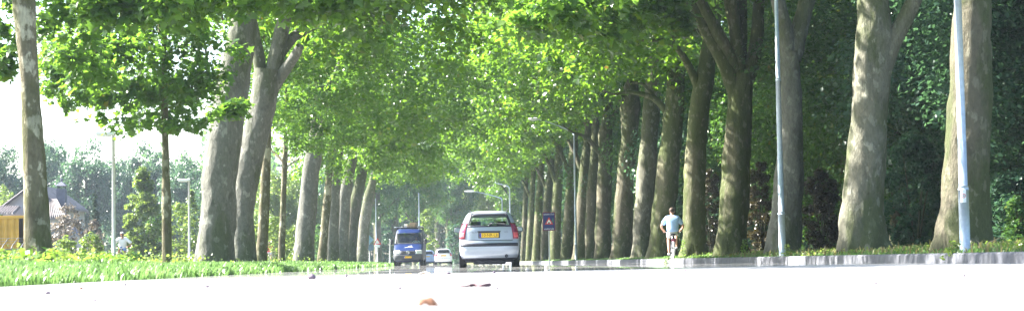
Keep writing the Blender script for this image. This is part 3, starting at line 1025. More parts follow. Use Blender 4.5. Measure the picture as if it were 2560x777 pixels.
# gardens and far wood on the left
BG = 'far trees behind the gardens'
for (px, d, pt, wp, lab, mt, low) in [
    (-15, 190, 350, 190, 'bluish far tree cut by the frame edge above the house', 'leaf_blue', .12),
    (120, 205, 345, 190, 'bluish far tree above the slate chimney', 'leaf_blue', .12),
    (215, 200, 350, 170, 'bluish far tree left of the nearest path lamp', 'leaf_blue', .1),
    (300, 215, 385, 150, 'bluish far tree behind the nearest path lamp', 'leaf_blue', .1),
    (385, 200, 345, 170, 'tall bluish far tree behind the leafy sapling', 'leaf_blue', .1),
    (470, 195, 380, 150, 'bluish far tree behind the second path lamp', 'leaf_blue', .1),
    (560, 190, 360, 160, 'far tree hidden behind the leaning pair of planes', 'leaf_blue', .1),
    (20, 150, 468, 90, 'yellow-green tree left of the gabled house', 'leaf_bright', .1),
    (690, 165, 420, 150, 'pale green tree between the leaning pair and the straight thick plane', 'leaf_bright', .08),
    (750, 180, 430, 140, 'pale green tree behind the straight thick plane', 'leaf_bright', .08),
    (820, 190, 420, 130, 'green tree behind the thinner tucked plane trunk', 'leaf_blue', .08),
    (885, 205, 420, 130, 'green tree behind the crowded leaning trunks', 'leaf_wood', .08),
]:
    gtree(px, d, pt, wp, lab, mt, 'bark_dark', low, BG, var=int(px) % 3)

HG = 'garden shrubs behind the verge'
for (px, d, pb, pt, wp, lab, mt, n, lf, shp, nm) in [
    (358, 110, 655, 410, 132, 'tall bright green pointed shrub between the nearest path lamp and the sapling', 'leaf_bright', 11000, .16, 'column', 'shrub'),
    (388, 112, 655, 520, 80, 'dark green bush at the foot of the tall pointed shrub', 'leaf_wood', 2400, .12, 'round', 'shrub'),
    (170, 112, 655, 508, 105, 'pinkish brown smoke bush before the house', 'leaf_pink', 2800, .13, 'round', 'shrub'),
    (238, 108, 655, 478, 60, 'slim dark conifer behind the smoke bush', 'leaf_conifer', 2200, .13, 'cone', 'conifer'),
    (236, 106, 655, 545, 60, 'pinkish twiggy bush left of the nearest path lamp', 'leaf_pink', 1500, .11, 'round', 'shrub'),
    (165, 70, 660, 590, 80, 'light green bush right of the mottled plane at the frame edge', 'leaf_bright', 1600, .09, 'round', 'shrub'),
    (225, 72, 660, 580, 80, 'light green bush left of the cyclist with the dark beard', 'leaf_bright', 1600, .09, 'round', 'shrub'),
    (450, 105, 655, 500, 90, 'light green bush at the foot of the second path lamp', 'leaf_bright', 2200, .13, 'round', 'shrub'),
    (480, 120, 655, 470, 70, 'pale tree-like bush between the second path lamp and the thickest plane', 'leaf_bright', 2000, .14, 'column', 'shrub'),
    (690, 120, 655, 540, 90, 'pale bush above the cyclist in red', 'leaf_bright', 1800, .14, 'round', 'shrub'),
    (740, 125, 658, 560, 70, 'pale bush behind the spotted sapling', 'leaf_bright', 1800, .14, 'round', 'shrub'),
    (640, 110, 658, 560, 60, 'pale bush behind the young pale plane', 'leaf_bright', 1500, .14, 'round', 'shrub'),
    (800, 140, 658, 560, 70, 'dark bush behind the tucked plane trunk', 'leaf_wood', 1500, .16, 'round', 'shrub'),
    (880, 170, 658, 570, 90, 'dark bush behind the crowded leaning trunks', 'leaf_wood', 1500, .2, 'round', 'shrub'),
    (20, 60, 668, 628, 60, 'low weedy bush before the pale brick wall', 'leaf_bright', 900, .07, 'round', 'shrub'),
    (335, 62, 662, 632, 70, 'low dark green bush by the foot of the nearest path lamp', 'leaf_wood', 900, .08, 'round', 'shrub'),
]:
    shrub(px, d, pb, pt, wp, lab, mt, n, lf, nm, HG, KITE, shp, 'conifer' if nm == 'conifer' else 'shrub')


# ------------------------------------------------------------------ grass and weeds
def grass(name, n, u0, u1, y0, y1, h0, h1, mat, wk=.00035, power=1.0, zfun=None):
    t = rng.random(n)
    # denser near the camera
    yy = y0 * (y1 / y0) ** (t ** power)
    uu = rng.uniform(u0, u1, n)
    cv = np.where(yy > 0, K * yy * yy, 0)
    xx = uu - cv
    zz = np.array([gz(x, y_) for x, y_ in zip(xx, yy)]) - .01
    patch = np.array([mnoise.noise(Vector((x * .9, y_ * .55, 3.0))) for x, y_ in zip(xx, yy)])
    h = rng.uniform(h0, h1, n) * (1 + .55 * patch)
    wd = (.0035 + wk * yy) * rng.uniform(.7, 1.4, n)
    a = rng.random(n) * 6.283
    dx, dy = np.cos(a), np.sin(a)
    bend = rng.uniform(.1, .75, n) * h
    bz = rng.uniform(-.4, .4, n)
    fx, fy = -np.sin(a + bz), np.cos(a + bz)
    V = np.zeros((n, 5, 3))
    for k, (tt, ww) in enumerate(((0, 1), (0, -1), (.6, .8), (.6, -.8), (1, 0))):
        V[:, k, 0] = xx + fx * ww * wd + dx * bend * tt ** 2
        V[:, k, 1] = yy + fy * ww * wd + dy * bend * tt ** 2
        V[:, k, 2] = zz + h * tt * (1 - .18 * tt)
    base = np.arange(n) * 5
    f1 = np.stack([base, base + 1, base + 3, base + 2], 1)
    f2 = np.stack([base + 2, base + 3, base + 4], 1)
    flat = np.concatenate([f1, f2], 1).reshape(-1)
    me = np_mesh(name, V.reshape(-1, 3), flat, np.tile([4, 3], n))
    o = link(name, me, mat)
    o['kind'] = 'stuff'
    return o


grass('verge_grass', 130000, -8.5, -4.09, 12, 75, .07, .21, M['grass'], .0002)
grass('distant_grass', 22000, -9.0, -4.09, 70, 230, .14, .26, M['grass'], .0005)
grass('kerbside_grass', 26000, 7.47, 9.8, 24, 160, .03, .11, M['grass'])
grass('dry_grass', 1600, 7.5, 9.6, 24, 60, .05, .2, M['grass_dry'])


def weeds(name, n, u0, u1, y0, y1, h0, h1, size, mat, thr=0.0):
    P = []
    tries = 0
    while len(P) < n and tries < n * 30:
        tries += 1
        yv = y0 * (y1 / y0) ** rng.random()
        u = rng.uniform(u0, u1)
        x = u - curve(yv)
        if mnoise.noise(Vector((x * .8, yv * .35, 9.0))) < thr: continue
        P.append((x, yv, gz(x, yv) + rng.uniform(.02, 1) * rng.uniform(h0, h1)))
    P = np.array(P)
    D = rng.normal(size=P.shape)
    me = leafy(name, P, D * .7, size, KITE, KITE_FACES, 1.0)
    o = link(name, me, mat)
    o['kind'] = 'stuff'
    return o


weeds('lime_weeds', 2600, -9.5, -6.6, 24, 42, .10, .40, .10, M['leaf_lime'], .15)
weeds('leafy_weeds', 6000, -12, -6.2, 24, 110, .1, .4, .07, M['leaf_bright'], -.1)
weeds('kerbside_weeds', 2200, 7.55, 9.2, 24, 70, .03, .16, .055, M['leaf_bright'], .1)
weeds('path_side_weeds', 7000, -24, -11, 50, 130, .2, .8, .12, M['leaf_bright'], -.05)

# weeds one can pick out on the kerb verge
PG = 'single weeds on the kerb verge'


def weed_plant(px, py, d, h, label, mat='leaf_bright', n=60, size=.045, spread=.35):
    p = at(px, py, d)
    base = Vector((p.x, d, gz(p.x, d)))
    root = empty('weed_plant', base, 0, label, 'plant', PG)
    bm = bmesh.new()
    for k in range(3):
        a = k * 2.1 + px
        tube(bm, [Vector((0, 0, -.02)), Vector((math.cos(a) * h * .1, math.sin(a) * h * .1, h * .5)), Vector((math.cos(a) * h * .22, math.sin(a) * h * .22, h))], [.008, .006, .002], 5)
    obj('stem', bm, M['grass'], root, True)
    t = rng.random(n)
    a = rng.random(n) * 6.283
    r_ = h * spread * (1.1 - t * .7) * rng.random(n) ** .5
    P = np.stack([np.cos(a) * r_, np.sin(a) * r_, h * (.12 + .95 * t)], 1)
    link('foliage', leafy('weed_leaves', P, rng.normal(size=(n, 3)) * .5, size), M[mat], root)


weed_plant(1862, 636, 57, .45, 'pale leafy weed at the foot of the Y-fork plane', 'leaf_lime', 70, .06)
weed_plant(1709, 640, 67.5, .62, 'tall slender weed right beside the cyclist', 'leaf_lime', 110, .05, .2)
weed_plant(1668, 640, 66, .25, 'low weed in front of the bicycle wheel', 'leaf_bright', 60, .06, .6)
weed_plant(2385, 626, 29.5, .3, 'bright ferny weed left of the sticker lamp post', 'leaf_bright', 120, .05, .7)
weed_plant(1969, 630, 46.5, .28, 'broad-leaved weed at the foot of the jointed lamp post', 'leaf_bright', 50, .06, .5)
weed_plant(2530, 628, 29, .35, 'dark leafy weed near the frame edge on the kerb verge', 'leaf_wood', 90, .05, .6)
# dead stalks by the sticker post
root = empty('dead_stalk', at(2465, 622, 30), 0, 'bent dry stalk leaning right of the sticker lamp post', 'plant')
bm = bmesh.new()
c0 = at(2465, 622, 30)
for poly in ([(2450, 628), (2447, 604), (2440, 600)], [(2458, 626), (2470, 606), (2505, 592)], [(2478, 626), (2476, 604), (2494, 596)]):
    tube(bm, [at(x, y_, 30) - c0 for x, y_ in poly], [.008, .007, .004], 6)
obj('stalk', bm, M['wood'], root, True)


# ------------------------------------------------------------------ vehicles
class Body:
    """body shell stacked from plan outlines; y=0 is the face turned to the photo's camera"""

    def __init__(s, slices, cd, cf, nexp=4.0):
        s.sl = slices; s.cd = cd; s.cf = cf; s.nexp = nexp
        s.zs = [q[0] for q in slices]

    def par(s, z):
        sl = s.sl
        if z <= sl[0][0]: return sl[0][1:]
        for i in range(len(sl) - 1):
            if z <= sl[i + 1][0]:
                t = (z - sl[i][0]) / (sl[i + 1][0] - sl[i][0])
                p0, p1, p2, p3 = sl[max(i - 1, 0)], sl[i], sl[i + 1], sl[min(i + 2, len(sl) - 1)]
                out = []
                for k in (1, 2, 3):
                    lin = p1[k] + (p2[k] - p1[k]) * t
                    out.append(lin)
                return out
        return sl[-1][1:]

    def pt(s, q, z):
        """q in [0,4): 0..1 near face from x=-1 to 1, 1..2 right side, 2..3 far face, 3..4 left side"""
        hw, y0, y1 = s.par(z)
        n = s.nexp
        L = y1 - y0
        cd = min(s.cd, L * .35); cf = min(s.cf, L * .35)
        q %= 4
        if q <= 1:
            xf = q * 2 - 1
            return Vector((hw * xf, y0 + cd * (1 - (max(0, 1 - abs(xf) ** n)) ** .5), z))
        if q <= 2:
            t = q - 1
            return Vector((hw * (1 + .0 * math.sin(t * math.pi)), y0 + cd + (L - cd - cf) * t, z))
        if q <= 3:
            xf = 1 - (q - 2) * 2
            return Vector((hw * xf, y1 - cf * (1 - (max(0, 1 - abs(xf) ** n)) ** .5), z))
        t = q - 3
        return Vector((-hw, y1 - cf - (L - cd - cf) * t, z))

    def nrm(s, q, z):
        e = 1e-3
        a = s.pt(q + e, z) - s.pt(q - e, z)
        b = s.pt(q, z + .01) - s.pt(q, z - .01)
        n = a.cross(b)
        return n.normalized() if n.length > 1e-12 else Vector((0, 0, 1))

    def off(s, q, z, o):
        p = s.pt(q, z)
        c = Vector((0, (s.par(z)[1] + s.par(z)[2]) / 2, z))
        n = s.nrm(q, z)
        if n.dot(p - c) < 0: n = -n
        return p + n * o

    def shell(s, bm, qs, zs, holes):
        rows = [[bm.verts.new(s.pt(q, z)) for q in qs] for z in zs]
        n = len(qs)
        for i in range(len(zs) - 1):
            zm = (zs[i] + zs[i + 1]) / 2
            for j in range(n):
                q0 = qs[j]; q1 = qs[(j + 1) % n] if j + 1 < n else 4.0
                qm = (q0 + q1) / 2
                if any(a <= qm <= b and c <= zm <= d for a, b, c, d in holes): continue
                bm.faces.new((rows[i][j], rows[i][(j + 1) % n], rows[i + 1][(j + 1) % n], rows[i + 1][j]))
        bm.faces.new(rows[-1])
        bm.faces.new(list(reversed(rows[0])))

    def patch(s, name, q0, q1, z0, z1, o, mat, parent, nq=14, nz=6, taper=0.0, thick=.012):
        bm = bmesh.new()
        fr, bk = [], []
        for i in range(nz + 1):
            z = z0 + (z1 - z0) * i / nz
            t = taper * i / nz
            a = q0 + (q1 - q0) * t * .5; b = q1 - (q1 - q0) * t * .5
            fr.append([bm.verts.new(s.off(a + (b - a) * j / nq, z, o)) for j in range(nq + 1)])
            bk.append([bm.verts.new(s.off(a + (b - a) * j / nq, z, o - thick)) for j in range(nq + 1)])
        for g in (fr, bk):
            for i in range(nz):
                for j in range(nq):
                    bm.faces.new((g[i][j], g[i][j + 1], g[i + 1][j + 1], g[i + 1][j]))
        rim = lambda g: g[0] + [r_[-1] for r_ in g[1:]] + list(reversed(g[-1][:-1])) + [r_[0] for r_ in reversed(g[1:-1])]
        a, b = rim(fr), rim(bk)
        for i in range(len(a)):
            bm.faces.new((a[i], a[(i + 1) % len(a)], b[(i + 1) % len(a)], b[i]))
        bmesh.ops.recalc_face_normals(bm, faces=bm.faces)
        return obj(name, bm, mat, parent, True)


def lin(a, b, n): return [a + (b - a) * i / n for i in range(n)]


def wheel(parent, x, y, r_, wd, side):
    wr = bpy.data.objects.new('wheel', None)
    bm = bmesh.new()
    prof_ = [(r_ * .62, -wd / 2), (r_ * .9, -wd / 2), (r_, -wd * .36), (r_, wd * .36), (r_ * .9, wd / 2), (r_ * .62, wd / 2)]
    seg = 32
    rings = [[bm.verts.new((px_, rr_ * math.cos(2 * math.pi * k / seg), rr_ * math.sin(2 * math.pi * k / seg))) for k in range(seg)] for rr_, px_ in prof_]
    for a, b in zip(rings, rings[1:]):
        for k in range(seg): bm.faces.new((a[k], a[(k + 1) % seg], b[(k + 1) % seg], b[k]))
    bmesh.ops.recalc_face_normals(bm, faces=bm.faces)
    t = obj('tyre', bm, M['rubber'], parent, True)
    t.location = (x, y, r_)
    t.name = 'wheel'
    bm = bmesh.new()
    bmesh.ops.create_cone(bm, cap_ends=True, segments=28, radius1=r_ * .63, radius2=r_ * .63, depth=wd * .6, matrix=Matrix.Rotation(R(90), 4, 'Y'))
    for k in range(5):
        a = 2 * math.pi * k / 5
        box(bm, (side * wd * .33, math.cos(a) * r_ * .32, math.sin(a) * r_ * .32), (.02, r_ * .12, r_ * .55), Matrix.Rotation(a - math.pi / 2, 3, 'X'))
    obj('rim', bm, M['rim'], t)
    return t


def seat_set(parent, xs, y, z, w_=.46):
    bm = bmesh.new()
    for x in xs:
        box(bm, (x, y, z + .3), (w_, .14, .62), Matrix.Rotation(R(-12), 3, 'X'), 0, .05)
        box(bm, (x, y - .03, z + .73), (.27, .10, .2), Matrix.Rotation(R(-10), 3, 'X'), 0, .045)
        box(bm, (x, y + .25, z), (w_, .5, .16), None, 0, .04)
    return obj('seat', bm, M['interior'], parent, True)


def plate(parent, name, x, y, z, wd, h, txt, band=True, rotz=0.0, tilt=0.0, ts=1.0):
    bm = bmesh.new()
    box(bm, (0, 0, 0), (wd, .012, h), None, 0, .004)
    o = obj(name, bm, M['plate_yellow'], parent)
    o.location = (x, y, z)
    o.rotation_euler = (tilt, 0, 0)
    if band:
        bm = bmesh.new()
        box(bm, (-wd / 2 + .022, -.008, 0), (.042, .006, h * .96))
        obj('country_band', bm, M['plate_blue'], o)
    if txt:
        text_mesh('plate_text', txt, h * .95 * ts, M['plate_ink'], o, (.018 if band else 0, -.0075, 0), (R(90), 0, 0))
    return o


def hatchback(loc, rz, paint, label, plate_txt, badge, spec):
    root = empty('car', loc, rz, label, 'car')
    S = spec['slices']
    B = Body(S, spec['cd'], .55, spec['n'])
    rw = spec['rw']          # rear window q0,q1,z0,z1
    zt = S[-1][0]
    zsn = sorted(set([q[0] for q in S] + [rw[2], rw[3], 1.0, 1.04, 1.36] + list(np.linspace(S[0][0], zt, 26))))
    zsn = [z for i, z in enumerate(zsn) if i == 0 or z - zsn[i - 1] > .004]
    qs = sorted(set([0, .01, .03, .06] + lin(.1, .9, 24) + [rw[0], rw[1], .9, .94, .97, .99] + lin(1, 2, 16) + [1.12, 1.32, 1.36, 1.60, 2.0, 2.04, 2.1, 2.9, 2.96] + lin(2.1, 2.9, 12) + lin(3, 4, 16) + [3.4, 3.64, 3.68, 3.88]))
    qs = [q for i, q in enumerate(qs) if i == 0 or q - qs[i - 1] > .002]
    wz0, wz1 = 1.02, spec.get('wz1', 1.36)
    holes = [(rw[0], rw[1], rw[2], rw[3]), (1.12, 1.34, wz0, wz1), (1.36, 1.62, wz0, wz1), (3.38, 3.64, wz0, wz1), (3.66, 3.88, wz0, wz1), (2.08, 2.92, wz0, wz1)]
    for h in holes:
        for q in (h[0], h[1]):
            if min(abs(q - x) for x in qs) > .001: qs.append(q)
        for z in (h[2], h[3]):
            if min(abs(z - x) for x in zsn) > .001: zsn.append(z)
    qs.sort(); zsn.sort()
    bm = bmesh.new()
    B.shell(bm, qs, zsn, holes)
    bmesh.ops.recalc_face_normals(bm, faces=bm.faces)
    body = obj('body', bm, paint, root, True)
    # glazing
    fr = B.patch('rear_window', rw[0], rw[1], rw[2], rw[3], .004, M['glass'] if spec['clear'] else M['glass_dark'], root, 16, 8, 0, .006)
    for nm, h in (('side_window', holes[1]), ('side_window', holes[2]), ('side_window', holes[3]), ('side_window', holes[4])):
        B.patch(nm, h[0], h[1], h[2], h[3], .003, M['glass_dark'], root, 6, 5, 0, .006)
    B.patch('windscreen', 2.08, 2.92, wz0, wz1, .003, M['glass'], root, 12, 5, 0, .006)
    # dark surround of the rear window
    e = .035
    for (a, b, c, d) in ((rw[0] - e, rw[0] + .012, rw[2] - .03, rw[3] + .04), (rw[1] - .012, rw[1] + e, rw[2] - .03, rw[3] + .04)):
        B.patch('window_surround', a, b, c, d, .008, M['trim'], root, 5, 8)
    B.patch('window_surround', rw[0], rw[1], rw[3] - .015, rw[3] + .04, .008, M['trim'], root, 14, 2)
    B.patch('window_surround', rw[0], rw[1], rw[2] - .03, rw[2] + .012, .008, M['trim'], root, 14, 2)
    # lights
    tl = spec['tail']
    for sgn in (0, 1):
        a, b = (tl[0], tl[1]) if sgn == 0 else (1 - tl[1], 1 - tl[0])
        if sgn == 0: a -= 0
        t = B.patch('tail_light', a, b, tl[2], tl[3], .012, M['red_lens'], root, 8, 8, 0, .02)
        zz = tl[2] + (tl[3] - tl[2]) * .1
        B.patch('light_lens', a + (b - a) * .15, a + (b - a) * .85, zz, tl[2] + (tl[3] - tl[2]) * .42, .018, M['pink_lens'], t, 6, 4, 0, .01)
    # tailgate seam, bumper strip, lower valance
    for (a, b, c, d) in ((tl[1] + .005, 1 - tl[1] - .005, spec['gate'] - .008, spec['gate'] + .008),):
        B.patch('tailgate_seam', a, b, c, d, .003, M['trim'], root, 16, 1, 0, .006)
    if spec['strip']:
        B.patch('bumper_strip', .03, .97, spec['strip'][0], spec['strip'][1], .015, M['trim'], root, 24, 2, 0, .03)
    B.patch('lower_valance', .02, .98, S[0][0] - .0, S[0][0] + .05, .006, M['trim'], root, 20, 1, 0, .02)
    bm = bmesh.new()
    z0 = S[0][0]
    box(bm, (0, 1.8, z0 - .035), (1.36, 3.0, .07), None, 0, .02)
    box(bm, (.0, .38, z0 - .06), (.9, .3, .12), None, 0, .03)
    obj('underbody', bm, M['trim'], root)
    # plate recess and plate
    pz = spec['plate_z']
    py_ = B.pt(.5, pz).y
    bm = bmesh.new()
    box(bm, (0, py_ - .004, pz), (.60, .03, .17), None, 0, .01)
    box(bm, (0, py_ - .03, pz + .095), (.64, .05, .03), None, 0, .01)
    obj('plate_recess', bm, M['trim_grey'] if spec['clear'] else paint, root)
    plate(root, 'number_plate', 0, py_ - .028, pz - .005, .52, .115, plate_txt)
    if badge:
        zb = .93
        for s_, x in badge:
            p = B.pt((x / B.par(zb)[0] + 1) / 2, zb)
            text_mesh('badge', s_, .07, M['badge_grey'], root, (x, p.y - .022, zb), (R(90), 0, 0))
    # wiper
    if spec['clear']:
        bm = bmesh.new()
        p0 = B.off(.5, rw[2] - .01, .02); p1 = B.off(.56, rw[2] + .05, .02); p2 = B.off(.80, rw[2] + .035, .018)
        tube(bm, [p0, p1, p2], [.018, .012, .007], 6)
        p3 = B.off(.38, rw[2] + .03, .018)
        tube(bm, [p1, p3], [.010, .006], 6)
        ico(bm, p0, (.03, .03, .03), 1)
        obj('rear_wiper', bm, M['trim'], root, True)
        bm = bmesh.new()
        tube(bm, [(0, 1.15, zt - .01), (0, 1.0, zt + .07), (0, .88, zt + .13)], [.006, .005, .003], 6)
        ico(bm, (0, 1.15, zt), (.025, .04, .015), 1)
        obj('aerial', bm, M['trim'], root, True)
        for sx_ in (-1, 1):
            bm = bmesh.new()
            tube(bm, [(sx_ * .50, .45, zt - .055), (sx_ * .515, 1.0, zt - .01), (sx_ * .50, 1.8, zt - .03)], [.014, .016, .014], 6)
            obj('roof_trim', bm, M['trim'], root, True)
        bm = bmesh.new()
        tube(bm, [(.47, .02, .295), (.47, .3, .30)], [.045, .045], 14)
        obj('exhaust', bm, M['trim'], root, True)
    # mirrors
    for sx_ in (-1, 1):
        bm = bmesh.new()
        hw = B.par(1.0)[0]
        box(bm, (sx_ * (hw + .10), spec['my'], 1.03), (.19, .12, .15), None, 0, .045)
        box(bm, (sx_ * (hw + .0), spec['my'] + .02, .99), (.1, .05, .05), None, 0, .01)
        mo = obj('door_mirror', bm, M['trim'], root, True)
        bm = bmesh.new()
        box(bm, (sx_ * (hw + .105), spec['my'] - .064, 1.03), (.14, .008, .105), None, 0, .003)
        obj('mirror_glass', bm, M['mirror_glass'], mo)
    # wheels and arches
    for sx_ in (-1, 1):
        for yy_ in (spec['ry'], spec['fy']):
            wheel(root, sx_ * (B.par(.45)[0] - .085), yy_, .30, .185, sx_)
            bm = bmesh.new()
            bmesh.ops.create_cone(bm, cap_ends=True, segments=32, radius1=.355, radius2=.355, depth=.02, matrix=Matrix.Translation((sx_ * (B.par(.45)[0] - .004), yy_, .31)) @ Matrix.Rotation(R(90), 4, 'Y'))
            obj('wheel_arch', bm, M['trim'], root)
    # inside
    seat_set(root, (-.36, .36), 1.75, .42)
    bm = bmesh.new()
    box(bm, (0, .75, .60), (1.15, .14, .6), Matrix.Rotation(R(-12), 3, 'X'), 0, .05)
    box(bm, (0, 2.6, .86), (1.3, .35, .16), None, 0, .05)
    box(bm, (0, 1.6, .33), (1.3, 2.6, .04))
    tube(bm, [(-.36 + .17 * math.cos(a), 2.35 + .03 * math.sin(a), .98 + .17 * math.sin(a)) for a in np.linspace(0, 6.28, 17)], [.014] * 17, 6, False)
    obj('interior', bm, M['interior'], root, True)
    return root


C3 = dict(slices=[(.20, .735, .14, 3.62), (.25, .78, .07, 3.72), (.33, .815, .02, 3.79), (.45, .83, .0, 3.83), (.55, .834, .0, 3.84), (.63, .833, .02, 3.82), (.69, .832, .055, 3.78), (.72, .83, .09, 3.74),
                  (.85, .825, .115, 3.55), (.95, .812, .135, 3.2), (1.02, .79, .155, 2.98), (1.10, .765, .19, 2.8), (1.25, .70, .28, 2.46), (1.38, .635, .37, 2.1), (1.44, .585, .42, 1.9), (1.475, .535, .46, 1.75), (1.50, .46, .58, 1.6), (1.515, .34, .78, 1.45), (1.52, .15, .95, 1.25)],
          cd=.30, n=3.4, rw=(.12, .88, 1.10, 1.385), tail=(.005, .105, .75, 1.17), gate=.715, strip=(.555, .635), plate_z=.855, clear=True, my=2.45, ry=.62, fy=3.07)
pc = at(1224, 660, 53)
silver_car = hatchback((pc.x, 53, 0.0), .0, M['silver'], 'silver hatchback driving away on the road with a yellow plate and black bumper strip', '10-NR-LB', [('CITROEN', -.43), ('HDi', .47)], C3)
silver_car.scale = (1, 1, 1.04)
JZ = dict(slices=[(.22, .75, .12, 3.6), (.28, .80, .05, 3.7), (.40, .83, .0, 3.8), (.55, .835, .0, 3.83), (.70, .835, .03, 3.8), (.85, .83, .07, 3.6), (.95, .82, .09, 3.3), (1.02, .80, .11, 3.15), (1.15, .76, .18, 2.85), (1.3, .70, .30, 2.45), (1.42, .63, .42, 2.05), (1.48, .55, .52, 1.8), (1.515, .4, .75, 1.5), (1.525, .18, .95, 1.25)],
          cd=.28, n=3.6, rw=(.12, .88, 1.10, 1.40), tail=(.005, .12, .82, 1.12), gate=.60, strip=None, plate_z=.86, clear=False, my=2.5, ry=.62, fy=3.07)
pc = at(1109, 655, 186)
hatchback((pc.x, 186, 0), .045, M['white_paint'], 'small white hatchback farther ahead on the road, red tail lights facing us', '24-GK-PX', None, JZ)
pc = at(1069, 657, 205)
hatchback((pc.x, 205, 0), .05, M['pale_blue'], 'pale blue car half hidden behind the blue van', '61-HT-ZV', None, JZ)

# ---- van, front towards the camera
VS = [(.30, .86, .16, 5.1), (.38, .93, .05, 5.2), (.50, .975, .0, 5.25), (.66, .985, .0, 5.25), (.74, .985, .03, 5.25), (.86, .985, .07, 5.25), (.98, .985, .12, 5.25), (1.05, .985, .20, 5.25), (1.16, .985, .42, 5.25), (1.30, .985, .70, 5.25), (1.44, .985, .98, 5.25), (1.52, .982, 1.10, 5.25),
      (1.75, .965, 1.32, 5.25), (2.00, .94, 1.56, 5.24), (2.2, .915, 1.76, 5.23), (2.28, .90, 1.86, 5.22), (2.40, .87, 2.02, 5.2), (2.47, .82, 2.18, 5.17), (2.51, .7, 2.5, 5.0), (2.52, .4, 2.8, 4.6)]
VB = Body(VS, .38, .12, 4.2)
pv = at(1020, 664, 130)
van = empty('van', (pv.x, 130, 0), -.02, 'dark blue delivery van with loaded roof rack coming towards us', 'van')
ws = (.055, .945, 1.53, 2.22)
zsn = sorted(set([q[0] for q in VS] + list(np.linspace(.3, 2.52, 30)) + [ws[2], ws[3], 1.5, 2.1]))
zsn = [z for i, z in enumerate(zsn) if i == 0 or z - zsn[i - 1] > .004]
qs = sorted(set([0, .01, .03] + [ws[0], ws[1]] + lin(.1, .9, 26) + [.9, .97, .99] + lin(1, 2, 20) + lin(2, 3, 10) + lin(3, 4, 20)))
bm = bmesh.new()
holes = [ws, (1.05, 1.25, 1.5, 2.1), (3.75, 3.95, 1.5, 2.1)]
for h in holes:
    for z in (h[2], h[3]):
        if min(abs(z - x) for x in zsn) > .001: zsn.append(z)
zsn.sort()
VB.shell(bm, qs, zsn, holes)
bmesh.ops.recalc_face_normals(bm, faces=bm.faces)
obj('body', bm, M['van_blue'], van, True)
VB.patch('windscreen', ws[0], ws[1], ws[2], ws[3], .004, M['glass'], van, 18, 8, 0, .006)
VB.patch('side_window', 1.05, 1.25, 1.5, 2.1, .004, M['glass_dark'], van, 4, 4, 0, .006)
VB.patch('side_window', 3.75, 3.95, 1.5, 2.1, .004, M['glass_dark'], van, 4, 4, 0, .006)
for a, b in ((.01, ws[0] + .004), (ws[1] - .004, .99)):
    VB.patch('windscreen_pillar', a, b, 1.5, 2.24, .008, M['trim_grey'], van, 4, 8, 0, .012)
VB.patch('windscreen_cowl', .05, .95, 1.475, 1.545, .012, M['trim'], van, 18, 2, 0, .02)
VB.patch('bumper', .0, 1.0, .36, .74, .025, M['trim_grey'], van, 26, 6, 0, .04)
VB.patch('grille', .24, .76, .79, 1.0, .018, M['trim'], van, 16, 4, 0, .03)
for k in range(3):
    VB.patch('grille_bar', .26, .74, .825 + k * .055, .84 + k * .055, .026, M['trim_grey'], van, 12, 1, 0, .012)
VB.patch('air_intake', .28, .72, .40, .50, .032, M['trim'], van, 12, 2, 0, .02)
for a, b in ((.02, .23), (.77, .98)):
    hl = VB.patch('headlight', a, b, .77, 1.03, .02, M['head_lens'], van, 8, 5, 0, .03)
    VB.patch('lens_rim', a + .02, b - .02, .775, .795, .026, M['trim'], hl, 6, 1, 0, .01)
bm = bmesh.new()
yb = VB.pt(.5, .90).y - .045
ringp = [(.10 * math.cos(a), 0, .10 * math.sin(a)) for a in np.linspace(0, 2 * math.pi, 33)]
tube(bm, ringp, [.014] * 33, 8, False)
for k in range(3):
    a = math.pi / 2 + k * 2 * math.pi / 3
    tube(bm, [(0, 0, 0), (.1 * math.cos(a), 0, .1 * math.sin(a))], [.02, .007], 6)
e_ = obj('emblem', bm, M['chrome'], van, True)
e_.location = (0, yb, .90)
plate(van, 'number_plate', 0, VB.pt(.5, .57).y - .05, .575, .52, .115, '38-BT-VN')
# white swoosh logo on the bonnet
bm = bmesh.new()


def vpt(x, z, o=.006): return VB.off((x / VB.par(z)[0] + 1) / 2, z, o)


for poly in ([(-.30, 1.21), (-.05, 1.235), (.12, 1.25), (.34, 1.235), (.18, 1.285), (.0, 1.27), (-.12, 1.25)], [(.06, 1.285), (.2, 1.30), (.27, 1.345), (.15, 1.33), (.02, 1.30)]):
    cx = sum(p[0] for p in poly) / len(poly); czz = sum(p[1] for p in poly) / len(poly)
    a = [bm.verts.new(vpt(x, z, .008)) for x, z in poly]
    c_ = bm.verts.new(vpt(cx, czz, .008))
    a2 = [bm.verts.new(vpt(x, z, .002)) for x, z in poly]
    for i in range(len(a)):
        bm.faces.new((a[i], a[(i + 1) % len(a)], c_))
        bm.faces.new((a[i], a2[i], a2[(i + 1) % len(a)], a[(i + 1) % len(a)]))
obj('bonnet_logo', bm, M['logo_white'], van)
for sx_ in (-1, 1):
    bm = bmesh.new()
    box(bm, (sx_ * 1.15, 1.25, 1.62), (.2, .12, .36), None, 0, .05)
    tube(bm, [(sx_ * .97, 1.3, 1.5), (sx_ * 1.1, 1.27, 1.55)], [.03, .03], 8)
    mo = obj('door_mirror', bm, M['trim'], van, True)
    bm = bmesh.new()
    box(bm, (sx_ * 1.15, 1.315, 1.62), (.15, .01, .29), None, 0, .004)
    obj('mirror_glass', bm, M['mirror_glass'], mo)
    for yy_ in (.95, 4.4):
        wheel(van, sx_ * .875, yy_, .34, .22, sx_)
        bm = bmesh.new()
        bmesh.ops.create_cone(bm, cap_ends=True, segments=32, radius1=.41, radius2=.41, depth=.02, matrix=Matrix.Translation((sx_ * .982, yy_, .36)) @ Matrix.Rotation(R(90), 4, 'Y'))
        obj('wheel_arch', bm, M['trim'], van)
bm = bmesh.new()
box(bm, (0, 2.6, .27), (1.5, 4.6, .08), None, 0, .02)
obj('underbody', bm, M['trim'], van)
bm = bmesh.new()
